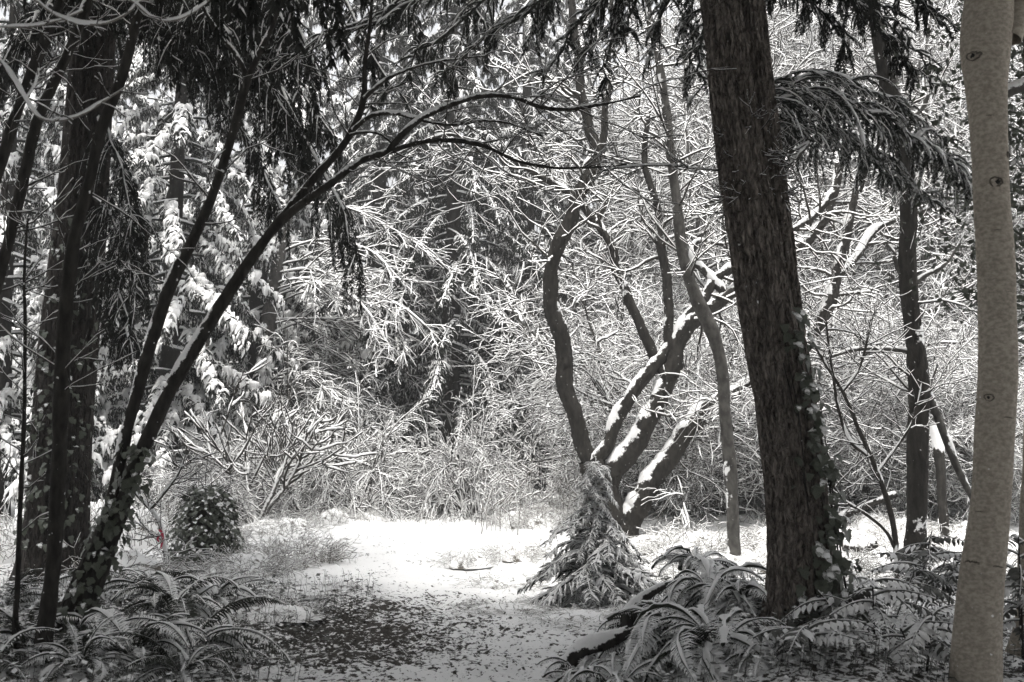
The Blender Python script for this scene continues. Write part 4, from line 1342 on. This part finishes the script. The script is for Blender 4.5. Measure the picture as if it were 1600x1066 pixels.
for a in (('fern with arched snowy fronds in front of the ivy-footed tree', 215, 7.6, 0.95, 16, 0), ('fern sprawling towards the path, nearest the path on the left', 300, 8.2, 1.0, 17, 0), ('fern behind the others on the left bank', 275, 9.2, 0.95, 16, 0.05),
          ('fern at the foot of the ivy-footed tree, its left side', 50, 8.0, 0.9, 15, 0), ('dark fern below the pink tape', 240, 10.2, 0.95, 16, 0), ('fern hugging the slender dark stem', 130, 7.2, 0.8, 14, 0), ('snow-covered fern in the bottom left corner', -5, 7.1, 0.8, 13, 0),
          ('fern at the left bank edge below the ivy bush', 335, 10.0, 0.85, 14, 0), ('small fern flattened by snow at the bottom of the left bank', 290, 7.4, 0.7, 12, 0), ('fern under the huge left trunk', 170, 11.0, 0.9, 14, 0), ('fern in shade behind the thin black sapling', 10, 9.6, 0.9, 14, 0)):
    fern(*a)

# ------------------------------------------------------------------ ivy


def ivy_leaf(snow):
    out = [(0, 0), (0.30, -0.06), (0.52, 0.22), (0.30, 0.42), (0.34, 0.66), (0.0, 1.05), (-0.34, 0.66), (-0.30, 0.42), (-0.52, 0.22), (-0.30, -0.06)]
    V = [(x, y, 0.10 * abs(x) - 0.18 * y * y + 0.02 * rng.normal()) for x, y in out] + [(0, 0.4, 0.03)]
    n = len(out)
    mb = MB()
    mb.add(np.array(V), None, [(i, (i + 1) % n, n) for i in range(n)], snow)
    if snow > 0.45:                                   # a little cushion of snow on the blade
        a = np.linspace(0, 2 * math.pi, 9)[:-1]
        rr = rng.uniform(0.22, 0.42, 8)
        rim = np.stack([np.cos(a) * rr, 0.38 + np.sin(a) * rr, 0.03 - 0.10 * (0.38 + np.sin(a) * rr) ** 2], -1)
        mb.add(np.vstack([rim, (0, 0.4, 0.20)]), None, [(i, (i + 1) % 8, 8) for i in range(8)], 1.0)
    return mb.mesh('leaf', M_IVY)


IVY = [ivy_leaf(s) for s in (0.0, 0.15, 0.3, 0.1, 0.40, 0.52, 0.47)]


def leaf_matrix(pos, nrmv, down, size):
    """blade hangs along 'down', its face towards nrmv"""
    y = nrm(down - (down @ nrmv) * nrmv)
    x = np.cross(y, nrmv)
    M = np.eye(4)
    M[:3, 0], M[:3, 1], M[:3, 2], M[:3, 3] = x * size, y * size, nrmv * size, pos
    return Matrix(M)


def ivy_on(label, cr, origin_tree, z0, z1, n, size, face=(-0.35, -1, 0), dens=lambda u, a: 1.0, snowp=0.35, spread=1.2, stems=4):
    o = cr[0][0].copy()
    o[2] = gh(o[0], o[1])
    t = thing('ivy_plant', label, 'ivy', o)
    C, R = cr
    f0 = math.atan2(face[1], face[0])
    mb = MB()
    for s in range(stems):
        zz = np.linspace(z0, z0 + (z1 - z0) * rng.uniform(0.6, 1.0), 22)
        aa = f0 + rng.uniform(-spread, spread) * 0.7 + 0.5 * (fbm(np.stack([zz * 0.8, 0 * zz + s * 9, 0 * zz], -1), 3, 4) - 0.5) * 2
        pts = []
        for z, a in zip(zz, aa):
            i = int(np.argmin(np.abs(C[:, 2] - z)))
            e = 1 + 0.5 * math.exp(-max(z - o[2], 0) / 0.2)
            pts.append([C[i, 0] + math.cos(a) * R[i] * e * 1.02, C[i, 1] + math.sin(a) * R[i] * e * 1.02, z])
        tubes(mb, np.array(pts), np.linspace(0.009, 0.003, 22), 5)
    mb.build('stem', M_BARK, t, o)
    made = 0
    tries = 0
    while made < n and tries < n * 12:
        tries += 1
        u = rng.random()
        a = f0 + rng.normal() * spread * 0.6
        if rng.random() > dens(u, a - f0):
            continue
        z = z0 + (z1 - z0) * u
        i = int(np.argmin(np.abs(C[:, 2] - z)))
        nv = np.array([math.cos(a), math.sin(a), 0])
        e = 1 + 0.35 * math.exp(-max(z - o[2], 0) / 0.25)
        pos = np.array([C[i, 0], C[i, 1], z]) + nv * (R[i] * e + rng.uniform(0.01, 0.06))
        tilt = nrm(nv + UP * rng.uniform(0.15, 1.1) + 0.35 * rng.normal(size=3))
        m = IVY[int(rng.integers(4, 7))] if rng.random() < snowp else IVY[int(rng.integers(0, 4))]
        lf = put('leaf', m, t)
        lf.matrix_local = leaf_matrix(pos - o, tilt, np.array([rng.normal() * 0.35, rng.normal() * 0.3, -1.0]), size * rng.uniform(0.6, 1.25))
        made += 1
    return t


ivy_on('green ivy climbing the right side of the double conifer from its foot', (RTc[0] + np.array([0.10, 0.0, 0]), RTc[1]), RT, 0.3, 2.6, 290, 0.080, (0.30, -1, 0), lambda u, a: 1.0 if u < 0.2 else math.exp(-((a - 0.0) / 0.42) ** 2) * (1.1 - 0.65 * u), 0.28, 1.1, 6)
cI, rI = path([(98, 1030, 62), (110, 985, 58), (138, 915, 50), (170, 840, 44), (195, 770, 40), (215, 720, 30)], 8.2, 0.05)
ivy_on('dense snowy ivy wrapped round the foot of the leaning two-stemmed tree', (cI, rI * 1.1), ST1, 0.1, 1.6, 290, 0.06, (0.2, -1, 0), lambda u, a: 1.0, 0.24, 1.5, 4)
ivy_on('sparse snow-flecked ivy up the huge dark left trunk', LTc, LT, 0.4, 4.3, 290, 0.085, (0.15, -1, 0), lambda u, a: 1.1 - 0.6 * u, 0.25, 1.3, 5)

# ivy-smothered stump
os_ = G(322, 14.6)
t = thing('ivy_bush', 'rounded dark bush of ivy leaves dotted with snow, left of the clearing', 'bush', os_)
mb = MB()
N = 2600
u = rng.random(N)
th = rng.uniform(0, 2 * math.pi, N)
zz = 1.0 * u ** 0.9
rr = 0.50 * np.sqrt(np.clip(1 - (zz / 1.03) ** 2.2, 0, 1)) * rng.uniform(0.80, 1.06, N) * (0.62 + 0.75 * vnoise(np.stack([np.cos(th) * 1.7, np.sin(th) * 1.7, zz * 3.4], -1), 71))
pos = np.stack([np.cos(th) * rr, np.sin(th) * rr, zz], -1)
nv = nrm(np.stack([np.cos(th), np.sin(th), 0.3 + 1.0 * zz], -1) + 0.35 * rng.normal(size=(N, 3)))
dn = np.array([0, 0, -1.0]) + 0.4 * rng.normal(size=(N, 3))
yy = nrm(dn - (dn * nv).sum(-1, keepdims=True) * nv)
xx = np.cross(yy, nv)
s = rng.uniform(0.04, 0.075, N)[:, None]
V = np.stack([pos, pos + yy * s * 0.4 + xx * s * 0.5, pos + yy * s, pos + yy * s * 0.4 - xx * s * 0.5], 1)
mb.add(V.reshape(-1, 3), np.arange(N)[:, None] * 4 + np.arange(4), None, np.repeat(np.where(rng.random(N) < 0.10 + 0.45 * zz * vnoise(pos * 7, 73), 1.0, rng.uniform(0, 0.3, N)), 4))
mb.build('leaves', M_IVY, t, kind='stuff')
mb = MB()
tubes(mb, np.array([(0, 0, -0.1), (0.02, 0, 0.35), (-0.01, 0, 0.7), (-0.02, 0, 0.85)]), np.array([0.30, 0.30, 0.24, 0.05]), 10, 0.02)
mb.build('stump', M_BARK, t)
mb = MB()
Pt_, Rt_ = grow(np.array([[(0, 0, 0.1), (0, 0, 0.5), (0, 0, 0.9)]]), np.array([[0.05, 0.05, 0.05]]), 16, 0.4, 1, 45, 20, 0.75, 7, 0.15, 0.002, (0, 0, 0.2), 0.15)
tubes(mb, Pt_, Rt_, 5, 0.012, 0.2)
P1_, R1_ = grow(Pt_, Rt_, 3, 0.4, 1, 40, 15, 0.22, 5, 0.7, 0.002)
tubes(mb, P1_, R1_, 4, 0.01, 0.2)
mb.build('twigs', M_TWIG, t, kind='stuff')

# pink tape on a twig
os_ = G(252, 13.6)
t = thing('bare_sapling', 'low bent bare sapling carrying the pink tape', 'sapling', os_)
for pts in ([(262, 905, 6), (258, 860, 6), (250, 820, 5), (235, 795, 5), (212, 770, 4), (200, 740, 3)], [(236, 796, 5), (258, 770, 4), (285, 730, 3), (292, 700, 2)]):
    _, cr = limb('limb', t, os_, pts, 13.6, M_TWIG, k=7, snow=0.02, thr=0.1, ground=False)
    shoots(t, os_, cr, 10, 0.5, snow=0.014, rmax=0.006)
mb = MB()
c0 = P(253, 833, 13.55)
for k in range(2):
    n = 7
    tt = np.linspace(0, 1, n)
    cx = c0[0] + (0.012 + 0.02 * k) * np.sin(tt * 4 + k * 2) - 0.02 * k
    cz = c0[2] - tt * (0.19 if k == 0 else 0.11)
    cy = c0[1] + 0.012 * np.cos(tt * 5 + k)
    A = np.stack([cx - 0.012, cy, cz], -1)
    B = np.stack([cx + 0.012, cy + 0.008, cz], -1)
    V = np.stack([A, B], 1).reshape(-1, 3)
    mb.add(V, [(2 * i, 2 * i + 1, 2 * i + 3, 2 * i + 2) for i in range(n - 1)])
a = np.linspace(0, 2 * math.pi, 9)
lp = np.stack([c0[0] - 0.01 + 0.02 * np.cos(a), c0[1] + 0.02 * np.sin(a), c0[2] + 0.012 + 0 * a], -1)
mb.add(np.stack([lp, lp + np.array([-0.02, 0, 0.028])], 1).reshape(-1, 3), [(2 * i, 2 * i + 1, 2 * i + 3, 2 * i + 2) for i in range(8)])
tag(mb.build('ribbon', M_RIBBON, origin=None), 'short pink-red marking tape tied to a twig left of the ivy bush', 'tape')

# ------------------------------------------------------------------ pinnate-leaved shrubs at the lower right


def pinnate(snow):
    mb = MB()
    n = 9
    t = np.linspace(0, 1, n)
    ax = np.stack([0.36 * t, 0 * t, 0.10 * t - 0.17 * t**2], -1)
    tubes(mb, ax, np.linspace(0.004, 0.002, n), 5, 0.01 * snow, 0.2)
    for tp in np.linspace(0.2, 1.0, 8):
        p, T = interp(ax[None], np.array([[tp]]))
        p, T = p[0, 0], T[0, 0]
        for sg in ((1, -1) if tp < 0.99 else (0,)):
            d = nrm(np.array([0.35 if sg else 1.0, sg, -0.55]) + 0.12 * rng.normal(size=3))
            l = 0.095 * math.sin(math.pi * (0.25 + 0.6 * tp)) * rng.uniform(0.85, 1.15)
            wv = nrm(np.cross(d, UP)) * l * 0.24
            V = [p, p + d * l * 0.35 + wv, p + d * l * 0.35 - wv, p + d * l * 0.72 + wv * 0.75, p + d * l * 0.72 - wv * 0.75, p + d * l - UP * 0.012, p + d * l * 0.5 + UP * 0.012]
            mb.add(V, None, [(0, 1, 6), (1, 3, 6), (3, 5, 6), (5, 4, 6), (4, 2, 6), (2, 0, 6)], float(np.clip(snow + rng.normal() * 0.25, 0, 1)))
    return mb.mesh('leaf', M_BROAD)


PIN = [pinnate(s) for s in (0.35, 0.5, 0.2, 0.9)]


def pinnate_shrub(label, px, Y, h, n, stems=2, snowy_=False):
    g = G(px, Y)
    t = thing('leafy_shrub', label, 'shrub', g)
    for s in range(stems):
        mb = MB()
        hh = h * (1 - 0.25 * s)
        dx = rng.normal() * 0.08
        c = np.stack([np.linspace(0, dx * 2, 7), np.linspace(0, rng.normal() * 0.1, 7), np.linspace(-0.05, hh, 7)], -1)
        tubes(mb, c, np.linspace(0.009, 0.005, 7), 6, 0.004)
        mb.build('stem', M_BARK, t)
        for i in range(n):
            u = 0.45 + 0.55 * (i + rng.random()) / n
            p, _ = interp(c[None], np.array([[u]]))
            put('leaf', PIN[3] if snowy_ and rng.random() < 0.7 else PIN[int(rng.integers(4))], t, p[0, 0], (rng.normal() * 0.15, math.radians(rng.uniform(-25, 20)), i * 2.4 + s + rng.normal() * 0.2), rng.uniform(0.75, 1.15))


pinnate_shrub('leafy shrub with ranks of drooping leaflets in front of the straight dark trunk', 1420, 9.6, 0.75, 12)
pinnate_shrub('shorter leafy shrub with drooping leaflets left of the pale trunk', 1385, 9.0, 0.5, 10)
pinnate_shrub('leafy shrub with grey leaflets between the straight dark trunk and the pale trunk', 1475, 9.8, 0.55, 10)
pinnate_shrub('snow-caked leafy shrub at the foot of the double conifer on its right', 1362, 7.7, 0.5, 9, 2, True)
pinnate_shrub('low snow-caked leafy shrub at the bottom edge left of the pale trunk', 1440, 7.3, 0.4, 9, 2, True)
pinnate_shrub('snowy leaves hanging at the right edge beside the cut-off pale trunk', 1592, 7.5, 0.9, 12, 2, True)
pinnate_shrub('low leafy shrub at the bottom edge under the double conifer', 1265, 7.1, 0.2, 8, 2, True)
# holly behind the pale trunk
os_ = G(1640, 9.5)
t = thing('holly_tree', 'dark broad-leaved evergreen showing behind the pale trunk at the right edge', 'tree', os_)
mb = MB()
tubes(mb, np.stack([np.zeros(8), np.zeros(8), np.linspace(-0.1, 7, 8)], -1), np.linspace(0.09, 0.02, 8), 9)
mb.build('trunk', M_BARK, t)
mb = MB()
N = 5200
pos = np.stack([rng.normal(size=N) * 0.42, rng.normal(size=N) * 0.5, rng.uniform(2.6, 7, N)], -1)
d = nrm(rng.normal(size=(N, 3)) + np.array([0, 0, -0.5])) * rng.uniform(0.05, 0.09, N)[:, None]
wv = nrm(np.cross(d, rng.normal(size=(N, 3)))) * rng.uniform(0.014, 0.026, N)[:, None]
diamonds(mb, pos, d, wv, (rng.random(N) < 0.12).astype(float))
P1, R1 = grow(np.stack([np.zeros(8), np.zeros(8), np.linspace(1.5, 7, 8)], -1)[None], np.linspace(0.06, 0.02, 8)[None], 40, 0.1, 1, 70, 12, 1.0, 6, 0.4, 0.004)
tubes(mb, P1, R1, 4)
mb.build('crown', M_IVY, t)

# ------------------------------------------------------------------ things lying and standing in the clearing


def log(label, pts, Y, name='fallen_log', cat='log', snow=0.04):
    c, r = path(pts, Y, 0.06, 0.04)
    o = c[0].copy()
    mb = MB()
    tubes(mb, c, r, 12, snow, 0.25, rough=0.05, lump=0.8, cap=True)
    return tag(mb.build(name, M_BARK, None, None), label, cat)


log('dark fallen log with a snow ridge lying beyond the bare sapling, upper of two', [(1305, 812, 16), (1345, 795, 15), (1400, 772, 13)], 18.0)
log('short dark log end under snow beyond the bare sapling, lower of two', [(1318, 856, 20), (1345, 858, 22), (1368, 850, 20)], 14.6)
log('snow-capped broken snag standing right of the straight dark trunk', [(1478, 850, 14), (1472, 770, 14), (1466, 700, 16), (1462, 668, 15)], 17.0, 'snag', 'dead tree')
log('snow-covered fallen branch in front of the spruce', [(822, 908, 7), (850, 902, 7), (872, 880, 5), (868, 865, 4)], 12.2, 'fallen_branch', 'branch', 0.02)
log('bent stick half under snow right of the clearing', [(728, 868, 8), (748, 872, 9), (765, 884, 8)], 14.6, 'fallen_branch', 'branch', 0.02)
log('dark fallen bough leaning on the fern bank beside the path', [(978, 985, 24), (985, 955, 24), (1005, 935, 20), (1040, 915, 14)], 8.6, 'fallen_branch', 'branch', 0.014)
log('dark snow-topped log lying at the bottom of the right fern bank', [(880, 1052, 30), (905, 1018, 34), (950, 1000, 36), (985, 985, 26)], 7.75, 'fallen_log', 'log', 0.014)


HEAPS = []
SCATTER = False


def tussock(label, px, Y, r, h, n, name='grass_tussock', snow=0.02):
    g = G(px, Y)
    if name == 'weed_clump' and SCATTER:     # alike heaps share one of eight meshes, turned and sized
        me, r0, h0 = HEAPS[int(rng.integers(8))]
        o = put(name, me, None, g, (0, 0, rng.uniform(0, 6.28)), (r / r0, r / r0 * rng.uniform(0.8, 1.1), h / h0))
        return tag(o, label, 'grass')
    mb = MB()
    a = rng.uniform(0, 2 * math.pi, n)
    e = rng.uniform(0.05, 1.0, n)
    d = nrm(np.stack([np.cos(a) * e, np.sin(a) * e, 0.9 + 0 * a], -1))
    p = np.stack([np.cos(a), np.sin(a), 0 * a], -1) * (r * np.sqrt(rng.random(n)))[:, None]
    o_ = [p]
    l = h * rng.uniform(0.4, 1.3, n)
    for s in range(6):
        o_.append(o_[-1] + d * (l / 6)[:, None])
        d = nrm(d + np.array([0, 0, -0.22]) + 0.22 * rng.normal(size=d.shape))
    Pb, Rb = np.stack(o_, 1), np.linspace(0.005, 0.002, 7)[None] * np.ones((n, 1))
    tubes(mb, Pb, Rb, 4, snow * np.linspace(0.3, 1, 7)[None] * rng.uniform(0, 1, (n, 1)), 0.1)
    P1, R1 = grow(Pb, Rb, 2, 0.3, 1, 45, 15, h * 0.4, 4, 0.8, 0.002, (0, 0, -0.1), 0.2)
    tubes(mb, P1, R1, 4, snow * 0.8, 0.1)
    if name == 'weed_clump':                        # the heap of stems and old leaves the snow has settled on
        nr, na = 9, 26
        rr = np.linspace(0, 1, nr)[:, None] * np.ones(na)
        aa = np.linspace(0, 2 * math.pi, na + 1)[None, :-1] * np.ones((nr, 1))
        q = np.stack([np.cos(aa) * rr * r * 1.15, np.sin(aa) * rr * r * 0.9, np.zeros_like(rr)], -1)
        f = fbm((q + g) * 7.0, 3, 51)
        q[..., 2] = h * 0.85 * (1 - rr ** 2) * (0.35 + 1.0 * f) - 0.04
        j = np.arange(na)[None]
        bb = np.arange(nr - 1)[:, None] * na
        mb.add(q.reshape(-1, 3), np.stack([bb + j, bb + na + j, bb + na + (j + 1) % na, bb + (j + 1) % na], -1).reshape(-1, 4), None,
               np.clip(0.15 + 0.9 * fbm((q + g) * 16.0, 2, 61), 0, 1).reshape(-1))
    o = mb.build(name, M_WEED, None, None)
    if name == 'weed_clump':
        HEAPS.append((o.data, r, h))
    o.location = g
    return tag(o, label, 'grass')


for k in range(8):
    o = tussock('', 600, 20, 0.6, 0.55, 110, 'weed_clump', 0.012)
    bpy.data.objects.remove(o)
SCATTER = True
tussock('rounded dark grass tussock capped with snow at the left of the clearing', 500, 14.3, 0.25, 0.26, 100, snow=0.012)
for px, Y, h, lab in ((455, 17.5, 0.35, 'snowy bramble clump under the antler-branched shrub'), (520, 19.0, 0.4, 'snow-heaped bramble clump left of the clearing'), (430, 15.5, 0.35, 'low bramble clump right of the ivy bush'),
                      (735, 14.4, 0.22, 'tangle of dead stems beside the bent stick'), (805, 15.0, 0.26, 'snow-heaped clump left of the spruce'), (590, 20.5, 0.45, 'bramble clump in front of the broad arching mound'), (670, 21, 0.4, 'bramble clump between the two arching shrubs'),
                      (800, 12.6, 0.16, 'small dark weed clump on the path right side'), (790, 10.6, 0.12, 'tiny weed tuft on the path near the spruce'), (430, 9.8, 0.16, 'dark weed tuft at the left path edge'), (485, 11.5, 0.12, 'small weed tuft on the left of the path'), (910, 10.0, 0.10, 'dark tuft on the path in front of the spruce'),
                      (1085, 12.5, 0.3, 'weed clump in snow behind the fern bank'), (1300, 13.0, 0.4, 'snowy weed clump right of the double conifer'), (1500, 14.0, 0.4, 'snowy weed clump behind the pale trunk'), (880, 14.5, 0.35, 'snowy weed clump behind the spruce'), (1210, 15.5, 0.5, 'snowy bramble seen past the slim trunk'),
                      (360, 13.0, 0.3, 'bramble clump at the right foot of the ivy bush')):
    tussock(lab, px, Y, 0.4, h, 130, 'weed_clump', 0.028)

for px, Y, h, lab in ((-15, 14.5, 0.7, 'bramble heap at the left edge behind the thin black sapling'), (45, 15.5, 0.8, 'bramble heap seen between the thin black sapling and the huge left trunk'), (190, 13.0, 0.5, 'bramble heap right of the huge left trunk, below the pink tape'), (215, 16.5, 0.8, 'tall bramble heap left of the ivy bush'), (150, 17.0, 0.9, 'bramble heap behind the ivy-footed leaning tree'), (390, 13.6, 0.35, 'low bramble heap between the ivy bush and the path'), (1085, 15.5, 0.5, 'bramble heap left of the slim wavy trunk'), (1500, 12.0, 0.5, 'bramble heap between the leafy shrubs and the pale trunk')):
    tussock(lab, px, Y, 0.6, h, 90, 'weed_clump', 0.02)
GH = 'snow-settled bramble heaps edging the clearing'
for k in range(40):
    if k < 18:
        px, Y = rng.uniform(790, 960), rng.uniform(18.5, 23)
    elif k < 32:
        px, Y = rng.uniform(1010, 1560), rng.uniform(12.5, 19)
    else:
        px, Y = rng.uniform(340, 500), rng.uniform(12.5, 18)
    o = tussock('snow-settled bramble heap %s' % (('at the back of the clearing, under the arching shrubs' if px < 760 else 'at the back of the clearing, left of the forked tree') if k < 18 else 'in the snow ' + before(px) if k < 32 else 'at the left edge of the clearing beside the ivy bush'), px, Y, rng.uniform(0.3, 0.6), rng.uniform(0.16, 0.42), 90, 'weed_clump', 0.022)
    o['group'] = GH

# tall dead stalks at the back of the clearing
for k in range(70):
    px = rng.choice([rng.uniform(750, 915), rng.uniform(640, 960), rng.uniform(1000, 1110)], p=[0.65, 0.2, 0.15])
    Y = rng.uniform(17.5, 23)
    g = G(px, Y)
    h = rng.uniform(0.6, 1.5)
    mb = MB()
    c = spline(np.array([(0, 0, -0.03), (rng.normal() * 0.05, 0, h * 0.5), (rng.normal() * 0.12, rng.normal() * 0.1, h)]), 9)
    r = np.linspace(0.006, 0.003, 9)
    tubes(mb, c, r, 5, 0.010, 0.5, wind=(-0.6, -0.5, 0), lump=1.0)
    P1, R1 = grow(c[None], r[None], 7, 0.3, 1.0, 50, 12, 0.22, 5, 0.7, 0.003, (0, 0, 0.2), 0.15, rmin=0.004)
    tubes(mb, P1, R1, 4, 0.018, 0.0, lump=0.9)
    o = mb.build('dead_stalk', M_WEED, None, None)
    o.location = g
    tag(o, 'tall dead weed stalk flecked with snow %s' % ('under the right arching shrub' if px < 760 else 'between the arching shrubs and the spruce' if px < 860 else 'behind the small spruce' if px < 970 else 'behind the forked tree, left of the slim trunk'), 'weed', 'dead weed stalks round the clearing')

# leaf litter and clods poking through the thin snow
N = 60000
x = rng.uniform(-5.5, 5.0, N)
y = 6.5 + 9.0 * rng.random(N) ** 1.3
keep = rng.random(N) < np.clip(bareness(x, y), 0.02, 1) ** 1.6 * 0.75
x, y = x[keep], y[keep]
N = len(x)
z = ground_h(x, y) + rng.uniform(0.0, 0.02, N)
a = rng.uniform(0, 2 * math.pi, N)
l = rng.uniform(0.012, 0.034, N)[:, None]
d = np.stack([np.cos(a), np.sin(a), rng.uniform(-0.2, 0.9, N)], -1)
wv = np.stack([-np.sin(a), np.cos(a), rng.normal(size=N) * 0.3], -1)
pos = np.stack([x, y, z], -1)
V = np.stack([pos, pos + d * l * 0.5 + wv * l * 0.35, pos + d * l - UP * l * 0.2, pos + d * l * 0.5 - wv * l * 0.35], 1)
mb = MB()
mb.add(V.reshape(-1, 3), np.arange(N)[:, None] * 4 + np.arange(4), None, np.repeat((rng.random(N) < 0.12).astype(float), 4))
o = mb.build('leaf_litter', M_LITTER, kind='stuff')
tag(o, 'dead leaves and bits of bark showing through the thin snow on the path', 'leaf litter')

# low evergreen leaves and sprigs on both banks
N = 9000
x = np.concatenate([rng.uniform(0.9, 5.0, N // 2), rng.uniform(-5.5, -1.4, N - N // 2)])
y = 6.6 + 6.0 * rng.random(N) ** 1.4
z = ground_h(x, y)
pos = np.stack([x, y, z + rng.uniform(0.01, 0.16, N)], -1)
a = rng.uniform(0, 2 * math.pi, N)
d = np.stack([np.cos(a), np.sin(a), rng.uniform(-0.5, 0.35, N)], -1)
wv = np.stack([-np.sin(a), np.cos(a), rng.normal(size=N) * 0.25], -1)
l = rng.uniform(0.03, 0.075, N)[:, None]
V = np.stack([pos, pos + d * l * 0.45 + wv * l * 0.3, pos + d * l, pos + d * l * 0.45 - wv * l * 0.3], 1)
mb = MB()
mb.add(V.reshape(-1, 3), np.arange(N)[:, None] * 4 + np.arange(4), None, np.repeat(np.where(rng.random(N) < 0.45, 1.0, rng.uniform(0, 0.4, N)), 4))
st = rng.integers(0, N, 2500)
tubes(mb, np.stack([pos[st] * np.array([1, 1, 0]) + np.stack([0 * st, 0 * st, z[st]], -1), (pos[st] + np.array([0.02, 0, 0.03])), pos[st] + np.array([0.0, 0.02, 0.06])], 1), np.full((len(st), 3), 0.002), 3)
o = mb.build('ground_cover', M_BROAD, kind='stuff')
tag(o, 'low evergreen sprigs half covered with snow on both banks', 'ground cover')

# ------------------------------------------------------------------ the damp winter air
hm = bpy.data.materials.new('haze_air')
hm.use_nodes = True
ht = hm.node_tree
ht.nodes.clear()
ho = ht.nodes.new('ShaderNodeOutputMaterial')
hv = ht.nodes.new('ShaderNodeVolumePrincipled')
hv.inputs['Color'].default_value = (0.92, 0.92, 0.92, 1)
hv.inputs['Density'].default_value = 0.0045
hv.inputs['Anisotropy'].default_value = 0.3
ht.links.new(hv.outputs[0], ho.inputs['Volume'])
X, Y0, Y1, Z0, Z1 = 900.0, -900.0, 1100.0, -3.0, 23.0
mb = MB()
mb.add([(-X, Y0, Z0), (X, Y0, Z0), (X, Y1, Z0), (-X, Y1, Z0), (-X, Y0, Z1), (X, Y0, Z1), (X, Y1, Z1), (-X, Y1, Z1)],
       [(0, 3, 2, 1), (4, 5, 6, 7), (0, 1, 5, 4), (1, 2, 6, 5), (2, 3, 7, 6), (3, 0, 4, 7)])
o = mb.build('haze', hm, kind='stuff', smooth=False)
tag(o, 'thin grey winter haze filling the wood', 'haze')
